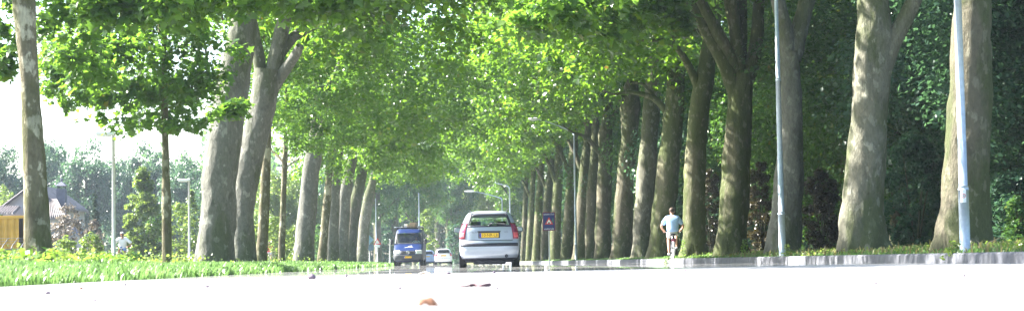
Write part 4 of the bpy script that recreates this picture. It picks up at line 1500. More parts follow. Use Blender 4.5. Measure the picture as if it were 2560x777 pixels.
box(bm, (0, 1.62, 1.42), (1.75, .4, .14), None, 0, .05)
box(bm, (0, 2.9, 1.3), (1.8, .06, 1.7))
tube(bm, [(.45 + .2 * math.cos(a), 1.82 + .1 * math.sin(a), 1.52 + .17 * math.sin(a)) for a in np.linspace(0, 6.28, 17)], [.016] * 17, 6, False)
for x in (-.45, .45):
    box(bm, (x, 2.65, 1.45), (.5, .14, .7), None, 0, .05)
    box(bm, (x, 2.35, 1.08), (.5, .55, .18), None, 0, .05)
    box(bm, (x, 2.66, 1.92), (.28, .1, .2), None, 0, .04)
obj('interior', bm, M['interior'], van, True)
bm = bmesh.new()
for yy_ in (2.7, 3.6, 4.5):
    tube(bm, [(-.9, yy_, 2.6), (.9, yy_, 2.6)], [.022, .022], 8)
    for sx_ in (-1, 1): tube(bm, [(sx_ * .84, yy_, 2.40), (sx_ * .9, yy_, 2.6)], [.02, .02], 8)
for sx_ in (-1, 1): tube(bm, [(sx_ * .9, 2.6, 2.6), (sx_ * .9, 4.6, 2.6)], [.022, .022], 8)
tube(bm, [(-.9, 2.62, 2.68), (.9, 2.62, 2.68)], [.02, .02], 8)
for x in (-.9, -.45, 0, .45, .9): tube(bm, [(x, 2.62, 2.58), (x, 2.62, 2.68)], [.014, .014], 6)
obj('roof_rack', bm, M['trim'], van, True)


def on_van(name, label, cat, boxes, mat):
    bm = bmesh.new()
    for c, s_, a in boxes: box(bm, c, s_, Matrix.Rotation(a, 3, 'Z'), 0, .008)
    o = obj(name, bm, mat)
    o.location = van.location; o.rotation_euler = van.rotation_euler
    return tag(o, label, cat)


on_van('ladder', 'aluminium ladder lying on the roof rack of the blue van', 'ladder', [((.55, 3.6, 2.655), (.06, 2.6, .05), 0), ((.80, 3.6, 2.655), (.06, 2.6, .05), 0)] + [((.675, 2.5 + .3 * k, 2.655), (.2, .03, .03), 0) for k in range(8)], M['alu'])
on_van('timber_board', 'weathered timber boards piled on the roof rack of the blue van', 'timber', [((.12, 3.5, 2.67), (.62, 2.3, .08), .02), ((.16, 3.45, 2.755), (.55, 2.2, .08), -.03), ((.22, 3.5, 2.84), (.5, 2.0, .08), .03), ((.24, 3.45, 2.915), (.42, 1.9, .06), -.02)], M['wood'])
on_van('toolbox', 'pale box strapped on the roof rack of the blue van', 'box', [((-.30, 3.2, 2.745), (.2, .5, .23), .0), ((-.30, 3.2, 2.87), (.21, .52, .02), .0)], M['lamp_white'])
on_van('pipe_bundle', 'short pale pipes poking out left on the roof rack of the blue van', 'pipe', [((-.80, 3.0, 2.66), (.62, .07, .06), .0), ((-.55, 3.5, 2.66), (.07, 1.9, .06), 0)], M['lamp_white'])


# ------------------------------------------------------------------ people
def skin(name, verts, edges, radii, mat, parent, sub=2, root_i=0):
    me = bpy.data.meshes.new(name)
    me.from_pydata([Vector(v) for v in verts], edges, [])
    o = bpy.data.objects.new(name, me)
    COL.objects.link(o)
    md = o.modifiers.new('skin', 'SKIN')
    md.use_smooth_shade = True
    sv = me.skin_vertices[0].data
    for i, r_ in enumerate(radii):
        sv[i].radius = (r_, r_) if not isinstance(r_, tuple) else r_
        sv[i].use_root = (i == root_i)
    s2 = o.modifiers.new('sub', 'SUBSURF')
    s2.levels = s2.render_levels = sub
    dg = bpy.context.evaluated_depsgraph_get()
    m2 = bpy.data.meshes.new_from_object(o.evaluated_get(dg))
    bpy.data.objects.remove(o)
    bpy.data.meshes.remove(me)
    m2.materials.clear()
    return link(name, m2, mat, parent, True)


def head(parent, c, r_, skin_m, hair_m, face=1, beard=False, helmet=None, hair_low=True, tilt=0.0):
    """face=+1 looks along local +y; hair, eyes, ears, nose, mouth as children"""
    c = Vector(c)
    bm = bmesh.new()
    ico(bm, c + Vector((0, -face * r_ * .12, r_ * .28)), (r_ * 1.0, r_ * 1.08, r_ * 1.0), 3, 0, .05)
    # keep the cap off the face
    dele = [v for v in bm.verts if (v.co.y - c.y) * face > r_ * .52 and v.co.z < c.z + r_ * .62] + [v for v in bm.verts if v.co.z < c.z - r_ * (.75 if hair_low else .1)]
    bmesh.ops.delete(bm, geom=dele, context='VERTS')
    obj('hair', bm, hair_m, parent, True)
    bm = bmesh.new()
    for s_ in (-1, 1): ico(bm, c + Vector((s_ * r_ * .30, face * r_ * .80, r_ * .10)), (r_ * .11, r_ * .07, r_ * .07), 1)
    obj('eye', bm, M['eye'], parent, True)
    bm = bmesh.new()
    box(bm, c + Vector((0, face * r_ * .90, -r_ * .50)), (r_ * .5, r_ * .06, r_ * .09), None, 0, r_ * .02)
    obj('mouth', bm, M['lip'], parent, True)
    if beard:
        bm = bmesh.new()
        ico(bm, c + Vector((0, face * r_ * .32, -r_ * .58)), (r_ * .66, r_ * .66, r_ * .55), 2, 0, .1)
        obj('beard', bm, hair_m, parent, True)
    if helmet:
        bm = bmesh.new()
        ico(bm, c + Vector((0, 0, r_ * .55)), (r_ * 1.05, r_ * 1.2, r_ * .75), 3)
        bmesh.ops.delete(bm, geom=[v for v in bm.verts if v.co.z < c.z + r_ * .35], context='VERTS')
        obj('helmet', bm, helmet, parent, True)


def hand_chains(V, E, Rd, wrist, fwd, down, side, s=1.0):
    """palm and five curled fingers closing round a bar; fwd = along the forearm"""
    fwd = Vector(fwd).normalized(); down = Vector(down).normalized(); lat = fwd.cross(down).normalized()
    w_ = Vector(V[wrist])
    i0 = len(V)
    V.append(w_ + fwd * .05 * s); Rd.append(.026 * s); E.append((wrist, i0))
    for k, ln in enumerate((.062, .072, .068, .054)):
        o_ = lat * ((k - 1.5) * .019 * s)
        a = len(V)
        V.append(w_ + fwd * .085 * s + o_); Rd.append(.0095 * s); E.append((i0, a))
        V.append(w_ + fwd * (.085 + ln * .45) * s + o_ + down * .022 * s); Rd.append(.0085 * s); E.append((a, a + 1))
        V.append(w_ + fwd * (.085 + ln * .2) * s + o_ + down * .05 * s); Rd.append(.0075 * s); E.append((a + 1, a + 2))
    a = len(V)
    V.append(w_ + fwd * .045 * s + lat * side * .035 * s + down * .018 * s); Rd.append(.011 * s); E.append((i0, a))
    V.append(w_ + fwd * .075 * s + lat * side * .030 * s + down * .045 * s); Rd.append(.009 * s); E.append((a, a + 1))


def bicycle(loc, rz, label, frame_m, mud_m, reflector=True):
    """bicycle heading local +y, rear hub at y=0"""
    root = empty('bicycle', loc, rz, label, 'bicycle')
    r_ = .34
    for y in (0, 1.08):
        bm = bmesh.new()
        ringp = [(0, y + r_ * math.cos(a), r_ + r_ * math.sin(a)) for a in np.linspace(0, 2 * math.pi, 41)]
        tube(bm, ringp, [.021] * 41, 8, False)
        wl_ = obj('wheel', bm, M['rubber'], root, True)
        bm = bmesh.new()
        ringp = [(0, y + (r_ - .03) * math.cos(a), r_ + (r_ - .03) * math.sin(a)) for a in np.linspace(0, 2 * math.pi, 41)]
        tube(bm, ringp, [.012] * 41, 6, False)
        for k in range(16):
            a = k * math.pi / 8
            tube(bm, [(.02 * (-1) ** k, y, r_), (0, y + (r_ - .03) * math.cos(a), r_ + (r_ - .03) * math.sin(a))], [.002, .002], 4)
        tube(bm, [(-.05, y, r_), (.05, y, r_)], [.022, .022], 8)
        obj('rim', bm, M['alu'], wl_, True)
    bm = bmesh.new()
    bb = Vector((0, .45, .29)); st = Vector((0, .30, .82)); hd = Vector((0, .86, .82)); hb = Vector((0, .90, .66))
    for a, b, q in ((bb, st, .016), (bb, hb, .018), (st * .9 + bb * .1, hd, .016), (hd, hb, .02)):
        tube(bm, [a, b], [q, q], 8)
    for sx_ in (-1, 1):
        tube(bm, [(sx_ * .055, 0, r_), bb + Vector((sx_ * .03, 0, 0))], [.01, .01], 6)
        tube(bm, [(sx_ * .055, 0, r_), (sx_ * .02, .29, .78)], [.009, .009], 6)
        tube(bm, [(sx_ * .05, 1.08, r_), (sx_ * .045, .95, .60), hb], [.012, .014, .016], 6)
    obj('frame', bm, frame_m, root, True)
    bm = bmesh.new()
    tube(bm, [hd, hd + Vector((0, -.03, .2))], [.014, .014], 8)
    hz = 1.04
    tube(bm, [(-.30, .62, hz), (-.28, .74, hz + .01), (-.14, .85, hz), (0, .83, hz - .01), (.14, .85, hz), (.28, .74, hz + .01), (.30, .62, hz)], [.013] * 7, 8)
    obj('handlebar', bm, M['alu'], root, True)
    bm = bmesh.new()
    tube(bm, [st, st + Vector((0, -.03, .1))], [.014, .014], 8)
    box(bm, (0, .24, .95), (.20, .25, .06), None, 0, .028)
    obj('saddle', bm, M['trim'], root, True)
    bm = bmesh.new()
    rm = r_ + .03
    for sgn in (-1, 1): pass
    prev = None
    for a in np.linspace(R(20), R(205), 18):
        p = Vector((0, rm * math.cos(a), r_ + rm * math.sin(a)))
        cur = [bm.verts.new(p + Vector((x, 0, 0)) - Vector((0, math.cos(a), math.sin(a))) * dz) for x, dz in ((-.032, .02), (-.018, 0), (.018, 0), (.032, .02))]
        if prev:
            for i in range(3): bm.faces.new((prev[i], prev[i + 1], cur[i + 1], cur[i]))
        prev = cur
    o = obj('mudguard', bm, mud_m, root, True)
    sm = o.modifiers.new('solid', 'SOLIDIFY'); sm.thickness = .004
    bm = bmesh.new()
    box(bm, (0, -.06, .79), (.17, .42, .02), None, 0, .006)
    for sx_ in (-1, 1):
        tube(bm, [(sx_ * .07, -.08, .78), (sx_ * .06, 0, r_)], [.006, .006], 5)
    obj('luggage_rack', bm, frame_m, root, True)
    if reflector:
        bm = bmesh.new()
        box(bm, (0, -.285, .735), (.15, .03, .085), None, 0, .012)
        obj('rear_light', bm, M['red_lens'], root, True)
        bm = bmesh.new()
        tube(bm, [(0, -.385, .47), (0, -.39, .47)], [.05, .05], 14)
        obj('reflector', bm, M['sign_white'], root, True)
    bm = bmesh.new()
    tube(bm, [(-.08, .45, .29), (.08, .45, .29)], [.02, .02], 8)
    for sx_, a in ((-1, -1), (1, 1)):
        tube(bm, [(sx_ * .08, .45, .29), (sx_ * .09, .45 + a * .02, .29 + a * .17)], [.01, .01], 6)
        box(bm, (sx_ * .14, .45 + a * .02, .29 + a * .17), (.1, .09, .025), None, 0, .006)
    obj('crank', bm, M['alu'], root, True)
    return root


def rider(loc, rz, label, skin_m, hair_m, shirt_m, shorts_m, scale=1.0, beard=False, helmet=None, elbow=.40, tall_sleeve=False, lean=.18, hoff=Vector((0, 0, 0))):
    """seated cyclist, heading local +y, saddle at (0,.24,.98)"""
    root = empty('person', loc, rz, label, 'person')
    root.scale = (scale,) * 3
    root.location.z += .03
    V = [(0, .24, 1.03)]; Rd = [(.17, .13)]; E = []
    def add(p, r_, par):
        V.append(p); Rd.append(r_); E.append((par, len(V) - 1)); return len(V) - 1
    sp1 = add((0, .27, 1.22), (.155, .12), 0)
    sp2 = add((0, .31, 1.42), (.185, .125), sp1)
    ch = add((0, .36, 1.53), (.14, .09), sp2)
    nk = add((0, .385, 1.62), .058, ch)
    hd0 = add((0, .41, 1.70), .082, nk)
    hd1 = add((0, .42, 1.78), .095, hd0)
    hd2 = add((0, .42, 1.85), .078, hd1)
    add((0, .515, 1.745), .022, hd0)          # nose
    for s_ in (-1, 1): add((s_ * .098, .41, 1.755), (.012, .024), hd1)   # ears
    wr = []
    for s_ in (-1, 1):
        sh = add((s_ * .185, .35, 1.50), .066, ch)
        el = add((s_ * elbow, .42, 1.24), .046, sh)
        fa = add((s_ * (elbow * .6 + .135), .53, 1.14), .040, el)
        w_ = add((s_ * .31, .60, 1.095), .030, fa)
        wr.append((w_, s_))
    lg = []
    for s_, kz, ky, az, ay in ((-1, .78, .62, .34, .47), (1, .92, .66, .56, .50)):
        hp = add((s_ * .095, .27, 1.0), .10, 0)
        md = add((s_ * .125, (.27 + ky) / 2, (1.0 + kz) / 2 + .01), .082, hp)
        kn = add((s_ * .14, ky, kz), .058, md)
        cf = add((s_ * .14, ky * .6 + ay * .4 - .04, kz * .6 + az * .4), .058, kn)
        an = add((s_ * .14, ay - .06, az - .05 + .0), .036, cf)
        lg.append((an, s_))
    torso_n = len(V)
    V2 = [Vector(v) for v in V]
    for w_, s_ in wr:
        hand_chains(V2, E, Rd, w_, (-s_ * .25, .8, -.35), (0, .2, -1), -s_)
    for an, s_ in lg:
        p = V2[an]
        V2.append(p + Vector((0, .06, -.04))); Rd.append(.034); E.append((an, len(V2) - 1))
        V2.append(p + Vector((0, .17, -.045))); Rd.append((.038, .022)); E.append((len(V2) - 2, len(V2) - 1))
    body = skin('body', V2, E, Rd, skin_m, root, 2)
    head(root, (0, .42, 1.765), .104, skin_m, hair_m, 1, beard, helmet)
    # shirt
    SV = [(0, .225, .97), (0, .25, 1.12), (0, .285, 1.30), (0, .34, 1.50), (0, .375, 1.585)]
    SR = [(.225, .18), (.225, .175), (.24, .175), (.225, .15), (.085, .08)]
    SE = [(0, 1), (1, 2), (2, 3), (3, 4)]
    for s_ in (-1, 1):
        a = len(SV)
        SV += [(s_ * .195, .35, 1.505), (s_ * (.195 + (elbow - .195) * .45), .385, 1.385), (s_ * (.19 + (elbow - .19) * (.98 if tall_sleeve else .8)), .405, 1.27)]
        SR += [.10, .094, .095 if tall_sleeve else .09]
        SE += [(3, a), (a, a + 1), (a + 1, a + 2)]
    skin('shirt', SV, SE, SR, shirt_m, root, 2)
    HV = [(0, .24, 1.06), (0, .24, .99)]
    HR = [(.175, .14), (.185, .15)]
    HE = [(0, 1)]
    for (s_, kz, ky) in ((-1, .78, .62), (1, .92, .66)):
        a = len(HV)
        HV += [(s_ * .10, .29, 1.0), (s_ * .125, (.27 + ky) / 2 - .02, (1.0 + kz) / 2 + .02), (s_ * .135, ky * .85 + .04, kz * .85 + .15)]
        HR += [.125, .108, .092]
        HE += [(1, a), (a, a + 1), (a + 1, a + 2)]
    skin('shorts', HV, HE, HR, shorts_m, root, 2)
    bm = bmesh.new()
    for an, s_ in lg:
        p = V2[an]
        box(bm, p + Vector((0, .065, -.065)), (.095, .27, .075), None, 0, .03)
    obj('shoe', bm, M['shoe'], root, True)
    return root


# right-hand cyclist, seen from behind
pcy = at(1684, 640, 68.5)
cl = Vector((pcy.x, 68.5, gz(pcy.x, 68.5) + .0))
bicycle(cl, -.05, 'dark bicycle with white mudguard and red rear light ridden along the kerb verge', M['bike_dark'], M['bike_white'])
rider(cl, -.05, 'cyclist seen from behind in a pale blue T-shirt and light shorts, short brown hair', M['skin'], M['hair_brown'], M['shirt_pale'], M['shorts_pale'], 1.0, elbow=.40)
# white-shirted cyclist coming towards us behind the near path lamp
pcy = at(300, 655, 104)
cl = Vector((pcy.x, 104, gz(pcy.x, 104)))
bicycle(cl + Vector((0, 1.0, 0)), math.pi + .05, 'bicycle of the bearded rider, half hidden by weeds on the path', M['bike_dark'], M['bike_dark'], False)
rider(cl + Vector((0, 1.0, 0)), math.pi + .05, 'bearded cyclist with pale helmet and wide open white shirt riding towards us', M['skin_dark'], M['hair_black'], M['shirt_white'], M['shorts_blue'], 1.0, True, M['lamp_grey'], .50, True)
pcy = at(673, 660, 158)
cl = Vector((pcy.x, 158, gz(pcy.x, 158)))
bicycle(cl + Vector((0, 1.0, 0)), math.pi - .05, 'distant bicycle under the rider in red', M['bike_white'], M['bike_white'], False)
rider(cl + Vector((0, 1.0, 0)), math.pi - .05, 'distant cyclist in a red top riding towards us between two young planes', M['skin'], M['hair_brown'], M['shirt_red'], M['shorts_pale'], 1.0, elbow=.38)

# van driver
drv = empty('person', van.matrix_basis @ Vector((.45, 2.45, 1.02)), math.pi - .02, 'driver in a white T-shirt at the wheel of the blue van', 'person')
V = [(0, 0, .12), (0, -.05, .36), (0, -.08, .56), (0, -.07, .66), (0, -.05, .76), (0, -.03, .84), (0, -.03, .93), (0, .075, .81)]
Rd = [(.16, .13), (.16, .12), (.19, .12), (.13, .09), .056, .085, .085, .02]
E = [(0, 1), (1, 2), (2, 3), (3, 4), (4, 5), (5, 6), (5, 7)]
for s_ in (-1, 1):
    a = len(V)
    V += [(s_ * .19, -.05, .60), (s_ * .27, .14, .40), (s_ * .2, .36, .46)]
    Rd += [.065, .046, .036]
    E += [(3, a), (a, a + 1), (a + 1, a + 2)]
    V2 = [Vector(v) for v in V]
    hand_chains(V2, E, Rd, a + 2, (-s_ * .1, .9, .3), (0, .3, -1), -s_)
    V = [tuple(v) for v in V2]
    a = len(V)
    V += [(s_ * .1, .04, .10), (s_ * .16, .42, .14), (s_ * .16, .55, -.25), (s_ * .16, .66, -.3)]
    Rd += [.09, .065, .045, .035]
    E += [(0, a), (a, a + 1), (a + 1, a + 2), (a + 2, a + 3)]
skin('body', V, E, Rd, M['skin'], drv, 2)
head(drv, (0, -.03, .87), .1, M['skin'], M['hair_brown'], 1)
SV = [(0, 0, .1), (0, -.05, .36), (0, -.08, .56), (0, -.07, .675), (0, -.06, .72)]
SR = [(.19, .15), (.185, .14), (.215, .14), (.155, .105), .07]
SE = [(0, 1), (1, 2), (2, 3), (3, 4)]
for s_ in (-1, 1):
    a = len(SV)
    SV += [(s_ * .195, -.05, .60), (s_ * .25, .07, .46)]
    SR += [.088, .075]
    SE += [(3, a), (a, a + 1)]
skin('shirt', SV, SE, SR, M['shirt_white'], drv, 2)


# ------------------------------------------------------------------ lamps and signs
def road_lamp(px, py, d, sections, label, armdir=-1, arm_top=None, arm_len=1.9, head_l=.7, group='steel lamp posts along the kerb', cat='street lamp'):
    """sections: list of (height, radius) from the ground"""
    p = at(px, py, d)
    base = Vector((p.x, d, gz(p.x, d)))
    root = empty('street_lamp', base, 0, label, cat, group)
    # posts in the photo stand plumb
    bm = bmesh.new()
    z = -.2
    H = sections[-1][0]
    prev = None
    for (h, r0, r1) in sections:
        tube(bm, [(0, 0, z), (0, 0, h)], [r0, r1], 20)
        if h < H:
            tube(bm, [(0, 0, h - .012), (0, 0, h + .05)], [r0 + .003, r1 * .93], 20)
        z = h
    obj('post', bm, M['galv'], root, True)
    if arm_len <= 0: return root
    bm = bmesh.new()
    r1 = sections[-1][2]
    pts = [(0, 0, H - .05), (armdir * .12, 0, H + .14), (armdir * arm_len * .5, 0, H + .58), (armdir * arm_len, 0, H + .95)]
    q, s_ = resample(pts, [r1, r1 * .9, .032, .028], .12)
    tube(bm, q, s_, 10)
    obj('arm', bm, M['galv'], root, True)
    bm = bmesh.new()
    ico(bm, (armdir * (arm_len + head_l * .4), 0, H + .99), (head_l * .55, .15, .085), 3)
    hd_ = obj('lamp_head', bm, M['lamp_grey'], root, True)
    bm = bmesh.new()
    ico(bm, (armdir * (arm_len + head_l * .45), 0, H + .94), (head_l * .4, .12, .07), 2)
    obj('lens', bm, M['lamp_lens'], hd_, True)
    return root


lp = road_lamp(2413, 628, 30.2, [(1.0, .083, .081), (4.5, .068, .058), (8.0, .05, .04)], 'nearest steel lamp post with a white speed sticker, before the thickest brown plane')
# sticker wrapped on the post
bm = bmesh.new()
rr0 = .0835


def wrap(bm, x0, x1, z0, z1, r_, n=8, mi=0):
    rows = []
    for z in (z0, z1):
        rows.append([bm.verts.new((r_ * math.sin(a), -r_ * math.cos(a), z)) for a in np.linspace(math.asin(x0 / r_), math.asin(x1 / r_), n)])
    for i in range(n - 1): bm.faces.new((rows[0][i], rows[0][i + 1], rows[1][i + 1], rows[1][i]))


sz = at(2407, 491, 30.2).z - lp.location.z
wrap(bm, -.062, .022, sz - .095, sz + .105, .0842)
o = obj('speed_sticker', bm, M['sticker'], lp)
smod = o.modifiers.new('solid', 'SOLIDIFY'); smod.thickness = .001; smod.offset = -1
bm = bmesh.new()
N_ = 28
for k in range(N_):
    a0 = 2 * math.pi * k / N_; a1 = 2 * math.pi * (k + 1) / N_
    vs = []
    for rr_, a in ((.034, a0), (.034, a1), (.026, a1), (.026, a0)):
        x = -.02 + rr_ * math.cos(a); z = sz + .01 + rr_ * math.sin(a)
        vs.append(bm.verts.new((x, -math.sqrt(.0853 ** 2 - x * x), z)))
    bm.faces.new(vs)
obj('red_ring', bm, M['sign_red'], o)
text_mesh('speed_number', '50', .034, M['plate_ink'], o, (-.02, -.0838, sz + .01), (R(90), 0, -.24))
road_lamp(1956, 630, 47.3, [(1.05, .088, .084), (4.35, .073, .062), (8.0, .055, .04)], 'jointed steel lamp post standing before the grey forked plane')
road_lamp(1441, 655, 120, [(1.0, .09, .085), (7.9, .075, .05)], 'slim lamp post right of the blue warning board', -1, None, 2.2)
road_lamp(1258, 655, 214, [(1.0, .1, .09), (6.9, .09, .07)], 'distant lamp post rising over the right half of the silver car roof', -1, None, 3.0, 1.3)
road_lamp(1277, 655, 198, [(1.0, .1, .09), (7.6, .09, .07)], 'distant lamp post between the silver car and the kerb row', -1, None, 3.2, 1.1)
road_lamp(1049, 655, 222, [(1.0, .1, .09), (8.3, .08, .06)], 'distant thin lamp post rising behind the right edge of the blue van', 1, None, 0)
road_lamp(941, 655, 175, [(1.0, .07, .06), (6.0, .05, .04)], 'distant thin pole standing behind the triangular traffic sign', 1, None, 0)


def path_lamp(px, py_top, d, label, headlen):
    p = at(px, 650, d)
    base = Vector((p.x, d, gz(p.x, d)))
    H = at(px, py_top, d).z - base.z
    root = empty('path_lamp', base, 0, label, 'street lamp', 'flat-headed lamps along the cycle path')
    bm = bmesh.new()
    tube(bm, [(0, 0, -.2), (0, 0, .9), (0, 0, .92), (0, 0, H)], [.068, .066, .058, .05], 16)
    obj('post', bm, M['lamp_grey'], root, True)
    bm = bmesh.new()
    box(bm, (-headlen * .42, 0, H - .01), (headlen, .26, .11), Matrix.Rotation(R(3), 3, 'Y'), 0, .03)
    hd_ = obj('lamp_head', bm, M['lamp_white'], root, True)
    bm = bmesh.new()
    box(bm, (-headlen * .5, 0, H - .075), (headlen * .7, .2, .05), Matrix.Rotation(R(3), 3, 'Y'), 0, .015)
    obj('lens', bm, M['lamp_lens'], hd_, True)


path_lamp(285, 333, 62, 'nearest flat-headed path lamp, post half hiding the bearded cyclist', .62)
path_lamp(474, 449, 96, 'second flat-headed path lamp, left of the thickest grey plane', .62)
path_lamp(736, 548, 178, 'distant flat-headed path lamp right of the spotted sapling', .7)


def sign_post(name, px, py_base, py_top, d, label, r_=.035):
    p = at(px, py_base, d)
    base = Vector((p.x, d, gz(p.x, d)))
    H = at(px, py_top, d).z - base.z
    root = empty(name, base, 0, label, 'sign')
    bm = bmesh.new()
    tube(bm, [(0, 0, -.2), (0, 0, H)], [r_, r_], 12)
    obj('post', bm, M['lamp_grey'], root, True)
    return root, base, H


# blue warning board
d = 104.0
root, base, H = sign_post('warning_board', 1374, 650, 545, d, 'dark blue board with red border, warning triangle and white lettering on a post')
s_ = ppm(d)
bw, bh = 31 / s_, 46 / s_
zc = (at(1374, 553, d) - base).z
bm = bmesh.new()
box(bm, (0, -.05, zc), (bw, .03, bh), None, 0, .008)
pn = obj('panel', bm, M['sign_maroon'], root)
bm = bmesh.new()
box(bm, (0, -.069, zc), (bw * .9, .008, bh * .93), None, 0, .002)
obj('panel_face', bm, M['sign_blue'], pn)


def tri(r_, y, z, dep=.004):
    bm = bmesh.new()
    a = [bm.verts.new((r_ * math.cos(t), y, z + r_ * math.sin(t))) for t in (R(90), R(210), R(330))]
    b = [bm.verts.new((r_ * math.cos(t), y + dep, z + r_ * math.sin(t))) for t in (R(90), R(210), R(330))]
    bm.faces.new(a); bm.faces.new(list(reversed(b)))
    for i in range(3): bm.faces.new((a[i], b[i], b[(i + 1) % 3], a[(i + 1) % 3]))
    bmesh.ops.recalc_face_normals(bm, faces=bm.faces)
    return bm


tp = obj('triangle', tri(.265, -.080, zc - .03), M['sign_red'], root)
obj('triangle_centre', tri(.15, -.087, zc - .03), M['sign_white'], tp)
bm = bmesh.new()
box(bm, (0, -.090, zc - .075), (.11, .006, .045), None, 0, .01)
box(bm, (0, -.090, zc - .045), (.07, .006, .03), None, 0, .01)
for x in (-.035, .035): box(bm, (x, -.090, zc - .1), (.022, .006, .02), None, 0, .004)
obj('car_symbol', bm, M['plate_ink'], tp)
bm = bmesh.new()
for k in range(2):
    v = [bm.verts.new((x, -.0755, z)) for x, z in ((.12 + k * .07, zc + .0), (.20 + k * .05, zc + .2), (.25 + k * .03, zc - .02), (.17 + k * .06, zc - .12))]
    bm.faces.new(v)
obj('grey_shape', bm, M['sign_green'], tp)
text_mesh('board_text', 'toezicht Zuid', .105, M['sign_white'], pn, (0, -.0745, zc + bh * .385), (R(90), 0, 0))
text_mesh('board_text', 'controle', .15, M['sign_white'], pn, (0, -.0745, zc - bh * .40), (R(90), 0, 0))

# two traffic signs beyond the grass
root, base, H = sign_post('traffic_sign', 924, 655, 590, 168, 'traffic sign with a blue-green diamond plate and a round plate on a white post')
bm = bmesh.new()
box(bm, (0, -.05, H - .3), (.56, .02, .56), Matrix.Rotation(R(45), 3, 'Y'), 0, .01)
obj('diamond_plate', bm, simple('sign_teal', (.2, .36, .45), .5), root)
bm = bmesh.new()
bmesh.ops.create_cone(bm, cap_ends=True, segments=28, radius1=.3, radius2=.3, depth=.02, matrix=Matrix.Translation((.12, -.05, H - .98)) @ Matrix.Rotation(R(90), 4, 'X'))
obj('round_plate', bm, simple('sign_slate', (.10, .17, .24), .5), root)
root, base, H = sign_post('traffic_sign', 944, 655, 598, 158, 'small triangular traffic sign on a white post left of the van', .05)
bm = tri(.37, -.06, H - .22)
t_ = obj('triangle_plate', bm, M['sign_red'], root)
obj('triangle_centre', tri(.22, -.068, H - .22), M['sign_white'], t_)
bm = bmesh.new()
box(bm, (0, -.06, H - .54), (.42, .02, .2), None, 0, .01)
obj('sub_plate', bm, M['sign_white'], root)
root, base, H = sign_post('marker_post', 975, 658, 598, 150, 'slim white marker post directly left of the blue van', .05)
root['category'] = 'post'
bm = bmesh.new()
tube(bm, [(0, 0, H), (0, 0, H + .04)], [.055, .03], 12)
obj('cap', bm, M['sign_white'], root, True)

# ------------------------------------------------------------------ house, container, wall
d = 130.0
hb0 = at(70, 660, d)
house = empty('house', (hb0.x, d, gz(hb0.x, d)), 0, 'gabled house with ribbed tile roofs and a slate chimney behind the smoke bush', 'house')
hl = house.location


def H_(px, py, dd=d): return at(px, py, dd) - hl


bm = bmesh.new()
xl, xr, xa = H_(8, 520).x, H_(150, 520).x, H_(80, 520).x
ze, za = H_(8, 516).z, H_(80, 462).z
yb = 8.0
f_ = [bm.verts.new(p) for p in ((xl, 0, -.3), (xr, 0, -.3), (xr, 0, ze), (xa, 0, za - .12), (xl, 0, ze))]
b_ = [bm.verts.new(v.co + Vector((0, yb, 0))) for v in f_]
bm.faces.new(f_); bm.faces.new(list(reversed(b_)))
for i in range(5): bm.faces.new((f_[i], b_[i], b_[(i + 1) % 5], f_[(i + 1) % 5]))
bmesh.ops.recalc_face_normals(bm, faces=bm.faces)
wall_o = obj('wall', bm, M['render_wall'], house)


def ribbed(name, c00, c10, c01, c11, nrib, parent, mat, amp=.085, th=.08):
    """corrugated sheet; ribs run from bottom edge (c00-c10) to the top edge (c01-c11)"""
    c00, c10, c01, c11 = map(Vector, (c00, c10, c01, c11))
    n = ((c10 - c00).cross(c01 - c00)).normalized()
    bm = bmesh.new()
    m_ = nrib * 6
    rows, low = [], []
    for t in np.linspace(0, 1, 8):
        a, b = c00.lerp(c01, t), c10.lerp(c11, t)
        rows.append([bm.verts.new(a.lerp(b, i / m_) + n * amp * math.sin(2 * math.pi * nrib * i / m_)) for i in range(m_ + 1)])
        low.append([bm.verts.new(a.lerp(b, i / m_) - n * th) for i in (0, m_)])
    for r0, r1 in zip(rows, rows[1:]):
        for i in range(m_): bm.faces.new((r0[i], r0[i + 1], r1[i + 1], r1[i]))
    for r0, r1 in zip(low, low[1:]): bm.faces.new((r0[0], r1[0], r1[1], r0[1]))
    bm.faces.new([low[0][0]] + rows[0] + [low[0][1]][::-1])
    bmesh.ops.recalc_face_normals(bm, faces=bm.faces)
    return obj(name, bm, mat, parent, True)


ov = .35
for sx_, xe in ((-1, xl), (1, xr)):
    e0 = Vector((xe + sx_ * .3, -ov, ze - .22)); e1 = Vector((xe + sx_ * .3, yb + ov, ze - .22))
    r0 = Vector((xa, -ov, za)); r1 = Vector((xa, yb + ov, za))
    ribbed('roof', e0, e1, r0, r1, 24, house, M['tile'])
bm = bmesh.new()
for xe in (xl - .3, xr + .3):
    tube(bm, [(xe, -ov - .03, ze - .28), (xa, -ov - .03, za - .06)], [.09, .09], 6)
obj('gable_board', bm, M['fascia'], house)
# lean-to roof at the left, tile roof at the right
y0 = -2.5
ribbed('lean_to_roof', H_(-30, 535) + Vector((0, y0, 0)), H_(58, 535) + Vector((0, y0, 0)), H_(-30, 516) + Vector((0, .1 - .6, 0)), H_(57, 516) + Vector((0, .1 - .6, 0)), 14, house, M['tile'])
bm = bmesh.new()
a, b = H_(-28, 540), H_(56, 540)
box(bm, ((a.x + b.x) / 2, y0 / 2 - .35, a.z / 2 - .1), (b.x - a.x, -y0 - .8, a.z + .1))
obj('lean_to_wall', bm, M['render_wall'], house)
ribbed('wing_roof', H_(100, 547) + Vector((0, -3.4, 0)), H_(196, 547) + Vector((0, -3.4, 0)), H_(100, 499) + Vector((0, -.3, 0)), H_(146, 499) + Vector((0, -.3, 0)), 18, house, M['tile'])
bm = bmesh.new()
a, b = H_(102, 550), H_(186, 550)
box(bm, ((a.x + b.x) / 2, -1.75, a.z / 2 - .12), (b.x - a.x, 2.7, a.z + .1))
ww = obj('wing_wall', bm, M['render_wall'], house)
wa = H_(160, 585)
bm = bmesh.new()
